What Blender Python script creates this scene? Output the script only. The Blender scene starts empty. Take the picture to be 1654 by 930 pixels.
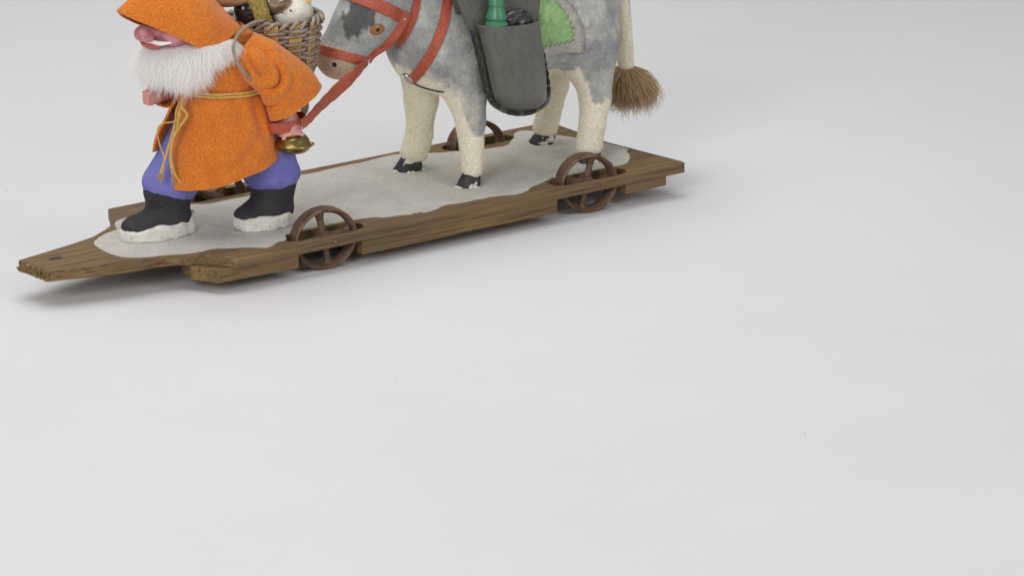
import bpy, bmesh, math, random
import numpy as np
from mathutils import Vector, Matrix
random.seed(7); RNG = np.random.default_rng(7)
S = 0.01                       # everything below is written in centimetres
sc = bpy.context.scene
col = sc.collection

# ------------------------------------------------------------------ camera, world, lamps, exposure
CAM = np.array([-154.24, -222.485, 80.011]); YAW, PITCH, FPX = .674784, .286641, 6726.18
DV = np.array([math.sin(YAW)*math.cos(PITCH), math.cos(YAW)*math.cos(PITCH), -math.sin(PITCH)])
RV = np.cross(DV, [0, 0, 1.]); RV /= np.linalg.norm(RV); UV = np.cross(RV, DV)
cd = bpy.data.cameras.new('camera'); cam = bpy.data.objects.new('camera', cd); col.objects.link(cam)
cd.sensor_fit = 'HORIZONTAL'; cd.sensor_width = 36.; cd.lens = 36.*FPX/1654.
cd.clip_start = .05; cd.clip_end = 60.
m = Matrix([[RV[i], UV[i], -DV[i]] for i in range(3)]).to_4x4(); m.translation = Vector(CAM*S)
cam.matrix_world = m
sc.camera = cam

w = bpy.data.worlds.new('World'); sc.world = w; w.use_nodes = True
w.node_tree.nodes['Background'].inputs[0].default_value = (.99, .993, 1., 1)
w.node_tree.nodes['Background'].inputs[1].default_value = .28

def softbox(name, loc, aim, size, watts, colr=(1, .995, .985)):
    ld = bpy.data.lights.new(name, 'AREA'); ld.shape = 'RECTANGLE'; ld.size, ld.size_y = size
    ld.energy = watts; ld.color = colr
    o = bpy.data.objects.new(name, ld); col.objects.link(o)
    o.location = Vector(loc)*S
    o.rotation_euler = (Vector(aim)-Vector(loc)).to_track_quat('-Z', 'Y').to_euler()
    return o
softbox('softbox_overhead', (5, 35, 155), (18, 6, 4), (1.7, 1.5), 18.)
softbox('softbox_front', (-190, -120, 110), (12, 6, 9), (.9, .9), 25.5)
softbox('softbox_side', (80, -190, 100), (20, 6, 9), (.8, .8), 8.)
sc.cycles.max_bounces = 20; sc.cycles.diffuse_bounces = 12; sc.cycles.transmission_bounces = 12; sc.cycles.glossy_bounces = 5
sc.view_settings.view_transform = 'Standard'; sc.view_settings.look = 'None'
sc.view_settings.exposure = 0.; sc.view_settings.gamma = 1.; sc.view_settings.use_curve_mapping = False

# ------------------------------------------------------------------ helpers
def at(px, py, Y):
    """the point on the upright plane Y = const behind a photograph pixel (used to read sizes off the photo)"""
    v = DV + RV*(px-827)/FPX - UV*(py-465)/FPX
    return CAM + v*(Y-CAM[1])/v[1]
def on_z(px, py, z):
    v = DV + RV*(px-827)/FPX - UV*(py-465)/FPX
    return CAM + v*(z-CAM[2])/v[2]

def empty(name, loc, label, cat, group=None):
    o = bpy.data.objects.new(name, None); col.objects.link(o); o.location = Vector(loc)*S
    o.empty_display_size = .01
    o['label'] = label; o['category'] = cat
    if group: o['group'] = group
    o['base'] = [float(a) for a in loc]
    return o
def wbase(p):
    b = np.zeros(3)
    while p is not None:
        b += np.array(p.location)/S; p = p.parent
    return b
def mesh(name, V, F, mat, parent=None, smooth=True, colors=None, stuff=False, sharp=None):
    V = np.asarray(V, float)
    if parent is not None: V = V-wbase(parent)
    me = bpy.data.meshes.new(name)
    me.from_pydata((V*S).tolist(), [], [list(map(int, f)) for f in F])
    if smooth: me.polygons.foreach_set('use_smooth', [True]*len(me.polygons))
    if sharp is not None: me.set_sharp_from_angle(angle=math.radians(sharp))
    me.materials.append(mat)
    if colors is not None:
        a = me.color_attributes.new('Col', 'FLOAT_COLOR', 'POINT')
        c = np.ones((len(V), 4)); c[:, :3] = colors; a.data.foreach_set('color', c.ravel())
    me.update()
    o = bpy.data.objects.new(name, me); col.objects.link(o); o.parent = parent
    if stuff: o['kind'] = 'stuff'
    return o
def tag(o, label, cat, group=None):
    o['label'] = label; o['category'] = cat
    if group: o['group'] = group
    return o
def join(parts):
    V, F, n = [], [], 0
    for v, f in parts:
        V.append(np.asarray(v, float)); F += [[i+n for i in q] for q in f]; n += len(v)
    return np.concatenate(V), F
def catmull(P, n):
    P = np.asarray(P, float); m = len(P)
    Q = np.concatenate([[2*P[0]-P[1]], P, [2*P[-1]-P[-2]]])
    t = np.linspace(0, m-1, n); i = np.minimum(t.astype(int), m-2); u = (t-i)[:, None]
    a, b, c, d = Q[i], Q[i+1], Q[i+2], Q[i+3]
    return .5*(2*b+(c-a)*u+(2*a-5*b+4*c-d)*u*u+(3*b-a-3*c+d)*u**3)
def interp(P, n):
    P = np.asarray(P, float); t = np.linspace(0, len(P)-1, n); i = np.minimum(t.astype(int), len(P)-2); u = (t-i)
    if P.ndim > 1: u = u[:, None]
    return P[i]*(1-u)+P[i+1]*u
def frames(P, closed=False):
    T = np.gradient(P, axis=0)
    if closed: T = np.roll(P, -1, 0)-np.roll(P, 1, 0)
    T /= np.linalg.norm(T, axis=1)[:, None]+1e-12
    ref = np.array([0, 0, 1.]) if abs(T[0, 2]) < .9 else np.array([1., 0, 0])
    N = np.zeros_like(P); n = ref-T[0]*(ref@T[0]); n /= np.linalg.norm(n)
    for i in range(len(P)):
        n = n-T[i]*(n@T[i]); n /= np.linalg.norm(n); N[i] = n
    return T, N, np.cross(T, N)
def tube(P, r, ns=8, closed=False, cap=True, flat=1.):
    P = np.asarray(P, float); n = len(P); r = np.broadcast_to(np.asarray(r, float), (n,))
    T, N, B = frames(P, closed)
    a = np.linspace(0, 2*np.pi, ns, endpoint=False)
    V = (P[:, None]+r[:, None, None]*(np.cos(a)[None, :, None]*N[:, None]+flat*np.sin(a)[None, :, None]*B[:, None])).reshape(-1, 3)
    F = []
    for i in range(n if closed else n-1):
        j = (i+1) % n
        for k in range(ns):
            l = (k+1) % ns
            F.append([i*ns+k, i*ns+l, j*ns+l, j*ns+k])
    if cap and not closed:
        F.append([k for k in range(ns)][::-1]); F.append([(n-1)*ns+k for k in range(ns)])
    return V, F
def lathe(prof, c, axis=(0, 0, 1), ns=40, xs=1.):
    ax = np.asarray(axis, float); ax /= np.linalg.norm(ax)
    ref = np.array([1., 0, 0]) if abs(ax[0]) < .9 else np.array([0, 1., 0])
    u = ref-ax*(ref@ax); u /= np.linalg.norm(u); v = np.cross(ax, u)
    a = np.linspace(0, 2*np.pi, ns, endpoint=False); c = np.asarray(c, float)
    V = np.concatenate([c+ax*h+r*(xs*np.cos(a)[:, None]*u+np.sin(a)[:, None]*v) for r, h in prof]); F = []
    for i in range(len(prof)-1):
        for k in range(ns):
            l = (k+1) % ns; F.append([i*ns+k, i*ns+l, (i+1)*ns+l, (i+1)*ns+k])
    F.append(list(range(ns))[::-1]); F.append([(len(prof)-1)*ns+k for k in range(ns)])
    return V, F
def grid(G, closed=False):
    n, m = G.shape[:2]; F = []
    for i in range(n-1):
        for j in range(m if closed else m-1):
            k = (j+1) % m
            F.append([i*m+j, i*m+k, (i+1)*m+k, (i+1)*m+j])
    return G.reshape(-1, 3), F
def shell(G, th, closed=False):
    """grid sheet given thickness towards its normal; closed edges"""
    n, m = G.shape[:2]
    du = np.gradient(G, axis=0); dv = np.gradient(G, axis=1)
    if closed: dv = np.roll(G, -1, 1)-np.roll(G, 1, 1)
    N = np.cross(du, dv); N /= np.linalg.norm(N, axis=2)[..., None]+1e-12
    A, F1 = grid(G, closed); B, F2 = grid(G+N*th, closed)
    o = n*m; F = [f for f in F1]+[[i+o for i in f[::-1]] for f in F2]
    def rim(ids):
        for a, b in zip(ids[:-1], ids[1:]): F.append([a, a+o, b+o, b])
    w = list(range(m))+([0] if closed else [])
    rim(w); rim([(n-1)*m+k for k in w][::-1])
    if not closed:
        rim([i*m for i in range(n)][::-1]); rim([i*m+m-1 for i in range(n)])
    V = np.concatenate([A, B])
    return V, F
def box(c, s, R=None):
    c = np.asarray(c, float); s = np.asarray(s, float)/2
    V = np.array([[x, y, z] for x in (-1, 1) for y in (-1, 1) for z in (-1, 1)])*s
    if R is not None: V = V@np.asarray(R).T
    return V+c, [[0, 1, 3, 2], [4, 6, 7, 5], [0, 4, 5, 1], [2, 3, 7, 6], [0, 2, 6, 4], [1, 5, 7, 3]]
def bevelled(o, w, seg=2, ang=35):
    b = o.modifiers.new('bevel', 'BEVEL'); b.width = w*S; b.segments = seg; b.limit_method = 'ANGLE'; b.angle_limit = math.radians(ang)
    return o

# signed distance fields -> one continuous skin (surface nets)
def rcone(p, a, b, ra, rb):
    a = np.asarray(a, float); b = np.asarray(b, float); ab = b-a
    t = np.clip(((p-a)@ab)/(ab@ab), 0, 1)
    return np.linalg.norm(p-a-t[..., None]*ab, axis=-1)-(ra+(rb-ra)*t)
def ell(p, c, r):
    r = np.asarray(r, float); q = (p-np.asarray(c, float))
    k0 = np.linalg.norm(q/r, axis=-1); k1 = np.linalg.norm(q/(r*r), axis=-1)+1e-9
    return k0*(k0-1)/k1
def smin(a, b, k):
    h = np.clip(.5+.5*(b-a)/k, 0, 1)
    return b*(1-h)+a*h-k*h*(1-h)
def nets(f, lo, hi, h):
    lo = np.asarray(lo, float); hi = np.asarray(hi, float); n = np.ceil((hi-lo)/h).astype(int)+1
    ax = [lo[i]+h*np.arange(n[i]) for i in range(3)]
    D = np.empty(n)
    for i in range(n[0]):
        P = np.stack(np.meshgrid([ax[0][i]], ax[1], ax[2], indexing='ij'), -1); D[i] = f(P)[0]
    s = D < 0
    c = np.zeros(n-1, int)
    for dx in (0, 1):
        for dy in (0, 1):
            for dz in (0, 1): c += s[dx:n[0]-1+dx, dy:n[1]-1+dy, dz:n[2]-1+dz]
    cells = np.argwhere((c > 0) & (c < 8)); idx = -np.ones(n-1, int); idx[tuple(cells.T)] = np.arange(len(cells))
    acc = np.zeros((len(cells), 3)); cnt = np.zeros(len(cells))
    for e in range(3):
        o1, o2 = [k for k in range(3) if k != e]
        for a in (0, 1):
            for b in (0, 1):
                p0 = cells.copy(); p0[:, o1] += a; p0[:, o2] += b; p1 = p0.copy(); p1[:, e] += 1
                d0 = D[tuple(p0.T)]; d1 = D[tuple(p1.T)]; x = (d0 < 0) != (d1 < 0)
                t = np.where(x, d0/np.where(x, d0-d1, 1), 0)
                q = p0.astype(float); q[:, e] += t
                acc[x] += q[x]; cnt[x] += 1
    V = lo+h*acc/cnt[:, None]; F = []
    for e in range(3):
        o1, o2 = (e+1) % 3, (e+2) % 3
        sl0 = [slice(None)]*3; sl1 = [slice(None)]*3; sl0[e] = slice(0, -1); sl1[e] = slice(1, None)
        A = s[tuple(sl0)]; B = s[tuple(sl1)]
        for flip in (False, True):
            E = np.argwhere((A & ~B) if not flip else (~A & B))
            E = E[(E[:, o1] > 0) & (E[:, o2] > 0) & (E[:, o1] < n[o1]-1) & (E[:, o2] < n[o2]-1)]
            q = []
            for a, b in ((-1, -1), (0, -1), (0, 0), (-1, 0)):
                k = E.copy(); k[:, o1] += a; k[:, o2] += b; q.append(idx[tuple(k.T)])
            q = np.stack(q, 1)
            F.append(q if not flip else q[:, ::-1])
    return V, np.concatenate(F)
def grad(f, P, e=.03):
    g = np.stack([f(P+np.eye(3)[i]*e)-f(P-np.eye(3)[i]*e) for i in range(3)], -1)
    return g/(np.linalg.norm(g, axis=-1)[..., None]+1e-12)
def march(f, O, D, t=0., n=90):
    O = np.asarray(O, float); D = np.asarray(D, float); D = D/np.linalg.norm(D, axis=-1)[..., None]
    t = np.broadcast_to(np.asarray(t, float), O.shape[:-1]).copy()
    for _ in range(n): t += .85*f(O+D*t[..., None])
    return O+D*t[..., None]
def vnoise(P, sc_=1., seed=0, octv=3):
    """cheap value noise for shaping"""
    P = np.asarray(P, float)*sc_; out = 0; amp = 1.
    for o in range(octv):
        i = np.floor(P).astype(np.int64); u = P-i; u = u*u*(3-2*u); r = 0
        for dx in (0, 1):
            for dy in (0, 1):
                for dz in (0, 1):
                    h = ((i[..., 0]+dx)*374761393+(i[..., 1]+dy)*668265263+(i[..., 2]+dz)*2147483647+seed*1274126177) & 0xffffffff
                    h = ((h ^ (h >> 13))*1274126177) & 0xffffffff; h = ((h ^ (h >> 16)) & 0xffff)/65535.
                    r = r+h*(u[..., 0] if dx else 1-u[..., 0])*(u[..., 1] if dy else 1-u[..., 1])*(u[..., 2] if dz else 1-u[..., 2])
        out = out+amp*(r-.5); amp *= .5; P = P*2.03+7.1
    return out
def sample(V, F, n):
    """area-weighted points on a mesh: position, normal, vertex index"""
    T = []
    for q in F:
        for k in range(1, len(q)-1): T.append((q[0], q[k], q[k+1]))
    T = np.array(T); a, b, c = V[T[:, 0]], V[T[:, 1]], V[T[:, 2]]
    N = np.cross(b-a, c-a); A = np.linalg.norm(N, axis=1); k = RNG.choice(len(T), n, p=A/A.sum())
    r1 = np.sqrt(RNG.random(n))[:, None]; r2 = RNG.random(n)[:, None]
    P = a[k]*(1-r1)+b[k]*r1*(1-r2)+c[k]*r1*r2
    return P, N[k]/(A[k][:, None]+1e-12), T[k, 0]
def blades(P, D, L, wd):
    """short fibres: one thin tapered blade (two crossed triangles) each"""
    n = len(P); s = np.cross(D, RNG.normal(size=(n, 3))); s /= np.linalg.norm(s, axis=1)[:, None]+1e-9
    wd = np.broadcast_to(wd, (n,))[:, None]
    V = np.stack([P-s*wd, P+s*wd, P+D*np.asarray(L).reshape(-1, 1)], 1).reshape(-1, 3)
    return V, np.arange(3*n).reshape(n, 3)
def strands(R, pts, r0, ns=3):
    """tapering hairs; pts (n,k,3)"""
    n, k = pts.shape[:2]; T = np.gradient(pts, axis=1); T /= np.linalg.norm(T, axis=2)[..., None]+1e-9
    ref = R.normal(size=(n, 1, 3)); u = np.cross(T, ref); u /= np.linalg.norm(u, axis=2)[..., None]+1e-9; v = np.cross(T, u)
    rad = np.linspace(1, .25, k)[None, :, None]*np.broadcast_to(r0, (n,))[:, None, None]
    a = 2*np.pi*np.arange(ns)/ns
    V = pts[:, :, None]+rad[:, :, None]*(np.cos(a)[None, None, :, None]*u[:, :, None]+np.sin(a)[None, None, :, None]*v[:, :, None])
    V = V.reshape(-1, 3); b = (np.arange(n)*k*ns)[:, None, None]; i = np.arange(k-1)[None, :, None]*ns; j = np.arange(ns)[None, None]; j2 = (j+1) % ns
    F = np.stack([b+i+j, b+i+j2, b+i+ns+j2, b+i+ns+j], -1).reshape(-1, 4)
    return V, F

def ribbons(R, pts, r0):
    """tapering flat hairs; pts (n,k,3)"""
    n, k = pts.shape[:2]; T = np.gradient(pts, axis=1); T /= np.linalg.norm(T, axis=2)[..., None]+1e-9
    u = np.cross(T, R.normal(size=(n, 1, 3))); u /= np.linalg.norm(u, axis=2)[..., None]+1e-9
    rad = np.linspace(1, .2, k)[None, :, None]*np.broadcast_to(r0, (n,))[:, None, None]
    V = np.stack([pts-u*rad, pts+u*rad], 2).reshape(-1, 3); b = (np.arange(n)*k*2)[:, None]; i = np.arange(k-1)[None]*2
    F = np.stack([b+i, b+i+1, b+i+3, b+i+2], -1).reshape(-1, 4)
    return V, F
# ------------------------------------------------------------------ materials
def lin(h):
    c = [int(h[i:i+2], 16)/255 for i in (0, 2, 4)]
    return tuple(x/12.92 if x < .04045 else ((x+.055)/1.055)**2.4 for x in c)
def mat(name, c1, c2=None, scale=40., rough=.7, bump=0., bscale=200., metal=0., sheen=0., attr=False, stretch=(1, 1, 1), detail=6., contrast=(.35, .65),
        sss=0., spec=.5, c3=None, c3scale=300., c3range=(.62, .68), trans=0., coat=0., bdetail=4.):
    m = bpy.data.materials.new(name); m.use_nodes = True; nt = m.node_tree; N = nt.nodes; Lk = nt.links.new
    b = N['Principled BSDF']; b.inputs['Roughness'].default_value = rough; b.inputs['Metallic'].default_value = metal
    b.inputs['Specular IOR Level'].default_value = spec
    if sheen: b.inputs['Sheen Weight'].default_value = sheen; b.inputs['Sheen Roughness'].default_value = .5
    if sss: b.inputs['Subsurface Weight'].default_value = sss; b.inputs['Subsurface Scale'].default_value = .003; b.inputs['Subsurface Radius'].default_value = (1, .5, .3)
    if trans: b.inputs['Transmission Weight'].default_value = trans
    if coat: b.inputs['Coat Weight'].default_value = coat; b.inputs['Coat Roughness'].default_value = .25
    tc = N.new('ShaderNodeTexCoord'); mp = N.new('ShaderNodeMapping'); Lk(tc.outputs['Object'], mp.inputs['Vector']); mp.inputs['Scale'].default_value = stretch
    def noise(s, d=detail, plain=False):
        n = N.new('ShaderNodeTexNoise'); n.inputs['Scale'].default_value = s; n.inputs['Detail'].default_value = d; n.inputs['Roughness'].default_value = .6
        Lk((tc.outputs['Object'] if plain else mp.outputs['Vector']), n.inputs['Vector']); return n
    def ramp(src, lo, hi):
        r = N.new('ShaderNodeMapRange'); r.inputs['From Min'].default_value = lo; r.inputs['From Max'].default_value = hi; Lk(src, r.inputs['Value']); return r.outputs['Result']
    def mix(fac, a, bb, kind='MIX'):
        x = N.new('ShaderNodeMix'); x.data_type = 'RGBA'; x.blend_type = kind
        if isinstance(fac, float): x.inputs['Factor'].default_value = fac
        else: Lk(fac, x.inputs['Factor'])
        for s, v in ((6, a), (7, bb)):
            if isinstance(v, tuple): x.inputs[s].default_value = (*v, 1)
            else: Lk(v, x.inputs[s])
        return x.outputs[2]
    n1 = noise(scale); f1 = ramp(n1.outputs['Fac'], *contrast)
    if attr:
        at_ = N.new('ShaderNodeAttribute'); at_.attribute_name = 'Col'
        g = mix(f1, c1, c2 or (1, 1, 1)); c = mix(1., at_.outputs['Color'], g, 'MULTIPLY')
    else:
        c = mix(f1, c1, c2 or c1)
    if c3 is not None:
        n3 = noise(c3scale, 3.); c = mix(ramp(n3.outputs['Fac'], *c3range), c, c3)
    Lk(c, b.inputs['Base Color'])
    if bump:
        n2 = noise(bscale, bdetail); bp = N.new('ShaderNodeBump'); bp.inputs['Strength'].default_value = bump; bp.inputs['Distance'].default_value = .002
        Lk(n2.outputs['Fac'], bp.inputs['Height']); Lk(bp.outputs['Normal'], b.inputs['Normal'])
    m['nodes'] = ''
    return m
M = {}
M['paper'] = mat('paper', lin('dadadc'), lin('dededf'), 3., .85, .05, 900.)
M['wood'] = mat('wood', lin('6e5a3f'), lin('8d7450'), 170., .6, .5, 420., stretch=(.05, 1., 1.3), c3=lin('544330'), c3scale=260., c3range=(.5, .66), spec=.35)
def wood(name, ca, cb, cc, axis):
    m = bpy.data.materials.new(name); m.use_nodes = True; nt = m.node_tree; N = nt.nodes; L = nt.links.new; b = N['Principled BSDF']
    b.inputs['Roughness'].default_value = .62; b.inputs['Specular IOR Level'].default_value = .35
    tc = N.new('ShaderNodeTexCoord'); mp = N.new('ShaderNodeMapping'); mp.inputs['Scale'].default_value = (.35, 1, 1); L(tc.outputs['Object'], mp.inputs['Vector'])
    mp2 = N.new('ShaderNodeMapping'); mp2.inputs['Scale'].default_value = (.04, 1, 1.2); L(tc.outputs['Object'], mp2.inputs['Vector'])
    wv = N.new('ShaderNodeTexWave'); wv.wave_type = 'BANDS'; wv.bands_direction = 'DIAGONAL'; wv.wave_profile = 'SAW'
    wv.inputs['Scale'].default_value = 130.; wv.inputs['Distortion'].default_value = 5.; wv.inputs['Detail'].default_value = 3.; wv.inputs['Detail Scale'].default_value = .35
    mp3 = N.new('ShaderNodeMapping'); mp3.inputs['Scale'].default_value = (.02, .55, 1.7); L(tc.outputs['Object'], mp3.inputs['Vector']); L(mp3.outputs['Vector'], wv.inputs['Vector'])
    def nz(s, mpp, d=5.):
        n = N.new('ShaderNodeTexNoise'); n.inputs['Scale'].default_value = s; n.inputs['Detail'].default_value = d; L(mpp.outputs['Vector'], n.inputs['Vector']); return n
    n1 = nz(22., mp); n2 = nz(420., mp2); n3 = nz(130., mp2)
    def mx(f, a, c, lo=0., hi=1.):
        r = N.new('ShaderNodeMapRange'); r.inputs['From Min'].default_value = lo; r.inputs['From Max'].default_value = hi; L(f, r.inputs['Value'])
        x = N.new('ShaderNodeMix'); x.data_type = 'RGBA'; L(r.outputs['Result'], x.inputs['Factor'])
        for s, v in ((6, a), (7, c)):
            if isinstance(v, tuple): x.inputs[s].default_value = (*v, 1)
            else: L(v, x.inputs[s])
        return x.outputs[2]
    c = mx(n1.outputs['Fac'], ca, cb, .3, .7); c2 = mx(n2.outputs['Fac'], c, cc, .5, .72)
    x = N.new('ShaderNodeMix'); x.data_type = 'RGBA'; x.blend_type = 'MULTIPLY'; x.inputs['Factor'].default_value = .45; L(c2, x.inputs[6])
    cr = N.new('ShaderNodeValToRGB'); cr.color_ramp.elements[0].color = (.62, .55, .48, 1); cr.color_ramp.elements[1].color = (1, 1, 1, 1); cr.color_ramp.elements[0].position = .05; cr.color_ramp.elements[1].position = .6; L(wv.outputs['Fac'], cr.inputs['Fac']); L(cr.outputs['Color'], x.inputs[7])
    c3 = mx(n3.outputs['Fac'], x.outputs[2], tuple(k*1.5 for k in cb), .62, .8)
    L(c3, b.inputs['Base Color'])
    ad = N.new('ShaderNodeMath'); ad.operation = 'MULTIPLY_ADD'; L(n2.outputs['Fac'], ad.inputs[0]); ad.inputs[1].default_value = .8; L(wv.outputs['Fac'], ad.inputs[2])
    bp = N.new('ShaderNodeBump'); bp.inputs['Strength'].default_value = .35; bp.inputs['Distance'].default_value = .0012; L(ad.outputs['Value'], bp.inputs['Height']); L(bp.outputs['Normal'], b.inputs['Normal'])
    return m
M['wood'] = wood('wood', lin('6d5a3f'), lin('866b49'), lin('483a28'), 1)
M['endgrain'] = mat('endgrain', lin('8f7446'), lin('6f5733'), 260., .8, .5, 420., c3=lin('4d3a22'), c3scale=300., c3range=(.58, .66))
M['wood_top'] = mat('wood_top', lin('7b6444'), lin('94774f'), 55., .6, .25, 160., stretch=(.10, 1., 1.), c3=lin('5d4830'), c3scale=80., c3range=(.55, .75), spec=.35)
M['snow'] = mat('snow', lin('bfbcb3'), lin('ccc9c1'), 45., .85, .6, 300., c3=lin('948f83'), c3scale=380., c3range=(.6, .78))
M['snow_lump'] = mat('snow_lump', lin('dcd9cf'), lin('efece4'), 120., .85, .8, 480., c3=lin('9a958a'), c3scale=420., c3range=(.64, .72))
M['rust'] = mat('rust', lin('6b503e'), lin('7d6552'), 90., .55, .35, 500., metal=.25, c3=lin('4a382c'), c3scale=160., c3range=(.5, .7))
M['dark'] = mat('dark_wood', lin('2a2119'), lin('3a2e22'), 80., .8)
M['orange'] = mat('orange_felt', lin('c8661a'), lin('e88c3c'), 650., .95, .55, 700., sheen=.25, spec=.1, contrast=(.3, .7), detail=8., c3=lin('bd5f18'), c3scale=70., c3range=(.5, 1.05))
M['fibre_orange'] = mat('orange_fibre', lin('e58f42'), lin('f0a75c'), 300., .9, sheen=.2, spec=.1)
M['blue'] = mat('blue_paint', lin('6c6db4'), lin('7b7cc0'), 90., .75, .35, 260., spec=.3, c3=lin('55559a'), c3scale=330., c3range=(.63, .75))
M['boot'] = mat('black_paint', lin('302f32'), lin('3b393d'), 70., .75, .35, 300., spec=.3, c3=lin('6a6866'), c3scale=500., c3range=(.70, .76))
M['skin'] = mat('pink_paint', lin('dba59d'), lin('cf8b8a'), 110., .5, .3, 220., sss=.1)
M['face'] = mat('red_pink_paint', lin('bd7680'), lin('cc9096'), 200., .6, .45, 230., c3=lin('a95a62'), c3scale=140., c3range=(.52, .7))
M['lip'] = mat('lip_paint', lin('b0584e'), lin('b8645a'), 100., .45)
M['tooth'] = mat('white_paint', lin('efece6'), lin('f5f3ee'), 80., .4)
def fur(name, c):
    m = bpy.data.materials.new(name); m.use_nodes = True; nt = m.node_tree; N = nt.nodes; L = nt.links.new
    d = N.new('ShaderNodeBsdfDiffuse'); t = N.new('ShaderNodeBsdfTranslucent'); g = N.new('ShaderNodeBsdfGlossy'); g.inputs['Roughness'].default_value = .4
    for k in (d, t): k.inputs['Color'].default_value = (*c, 1)
    x = N.new('ShaderNodeMixShader'); x.inputs['Fac'].default_value = .45; L(d.outputs[0], x.inputs[1]); L(t.outputs[0], x.inputs[2])
    y = N.new('ShaderNodeMixShader'); y.inputs['Fac'].default_value = .05; L(x.outputs[0], y.inputs[1]); L(g.outputs[0], y.inputs[2])
    L(y.outputs[0], N['Material Output'].inputs['Surface']); N.remove(N['Principled BSDF']); return m
M['beard'] = fur('white_fur', (.99, .985, .97))
M['cord'] = mat('yellow_cord', lin('c89a45'), lin('dcb768'), 500., .85, .5, 900., sheen=.2)
M['twine'] = mat('grey_cord', lin('8f8171'), lin('a5988a'), 300., .85, .4, 900.)
M['willow'] = mat('grey_willow', lin('8d7a6c'), lin('a7988a'), 120., .5, .2, 500., c3=lin('6b5647'), c3scale=140., c3range=(.5, .7))
M['straw'] = mat('straw', lin('c49b55'), lin('d8b671'), 500., .55, .5, 700., stretch=(1, 1, .08))
M['brass'] = mat('brass', lin('a08e52'), lin('b3a063'), 60., .24, .08, 300., metal=1.)
M['donkey'] = mat('donkey_felt', (.8, .8, .8), (1.12, 1.12, 1.12), 480., .95, .5, 600., sheen=.2, attr=True, spec=.1, contrast=(.3, .7), detail=8.)
M['nap'] = mat('felt_nap', (.98, .98, .98), (1.12, 1.12, 1.12), 200., .9, attr=True, sheen=.2, spec=.1)
M['hoof'] = mat('black_hoof', lin('2e2c2e'), lin('3c3a3b'), 200., .55, .5, 300., c3=lin('d8d4c8'), c3scale=95., c3range=(.55, .58))
M['red'] = mat('red_leather', lin('a9492f'), lin('b9573a'), 110., .33, .6, 420., c3=lin('8f3a28'), c3scale=220., c3range=(.52, .75), spec=.6)
M['steel'] = mat('steel', lin('bdb9b3'), lin('d5d2cc'), 90., .25, metal=1.)
M['bag'] = mat('dark_leather', lin('535349'), lin('61615a'), 70., .29, .3, 900., c3=lin('484840'), c3scale=500., c3range=(.5, .8), spec=.6, stretch=(1, 1, .45), bdetail=6., coat=.25)
M['thread'] = mat('black_thread', lin('1d1c1d'), lin('2d2b2c'), 500., .6, .4, 900.)
M['green'] = mat('green_felt', lin('86ae6c'), lin('a8c88e'), 220., .95, .6, 600., sheen=.2, spec=.1, contrast=(.3, .7), c3=lin('649f70'), c3scale=120., c3range=(.55, .7))
M['trim'] = mat('silver_trim', lin('aaa79c'), lin('bdbab0'), 150., .34, .6, 400., metal=.6)
M['tree'] = mat('green_wax', lin('3f7d5b'), lin('4b8a68'), 60., .35, .1, 200., sss=.25)
M['tuft'] = mat('brown_hair', lin('6d5238'), lin('8a6a48'), 300., .5, spec=.4, attr=False)
M['eye'] = mat('amber_eye', lin('8a5a26'), lin('9a6a30'), 200., .2, spec=.6)
M['black'] = mat('black_gloss', lin('1c1a18'), lin('26231f'), 100., .18)
M['brown'] = mat('brown_varnish', lin('8a5f3c'), lin('a5784f'), 60., .3, .1, 200., spec=.5)
M['plaster'] = mat('white_plaster', lin('e4e0d6'), lin('d2cabb'), 90., .6, .35, 220., c3=lin('b3a58f'), c3scale=150., c3range=(.62, .72))
M['redpaint'] = mat('red_gloss', lin('c22f22'), lin('cf3d2c'), 60., .25)
M['yellowpaint'] = mat('yellow_gloss', lin('e0b32c'), lin('e8c040'), 60., .3)
M['nut'] = mat('brown_metallic', lin('8c6f55'), lin('b3a08c'), 50., .25, .1, 120., metal=.6)
M['plait'] = mat('golden_plait', lin('8f7737'), lin('b79d57'), 400., .55, .4, 600.)
M['foil'] = mat('dark_foil', lin('3a3838'), lin('5a5856'), 120., .2, .6, 120., metal=.5)

# ------------------------------------------------------------------ the setting: seamless paper sweep
prof = []
for y in np.linspace(-400, 150, 12): prof.append((y, 0.))
for a in np.linspace(0, math.pi/2, 14)[1:]: prof.append((150+90*math.sin(a), 90-90*math.cos(a)))
prof += [(240, 160.), (240, 330.)]
dirx = np.array([RV[0], RV[1], 0]); diry = np.array([-RV[1], RV[0], 0])
G = np.array([[np.array([14, 6, 0])+dirx*x+diry*y+np.array([0, 0, z]) for x in np.linspace(-420, 420, 15)] for y, z in prof])
V, F = grid(G); F = [f[::-1] for f in F]
o = mesh('paper_backdrop', V, F, M['paper']); o['kind'] = 'structure'
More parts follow.
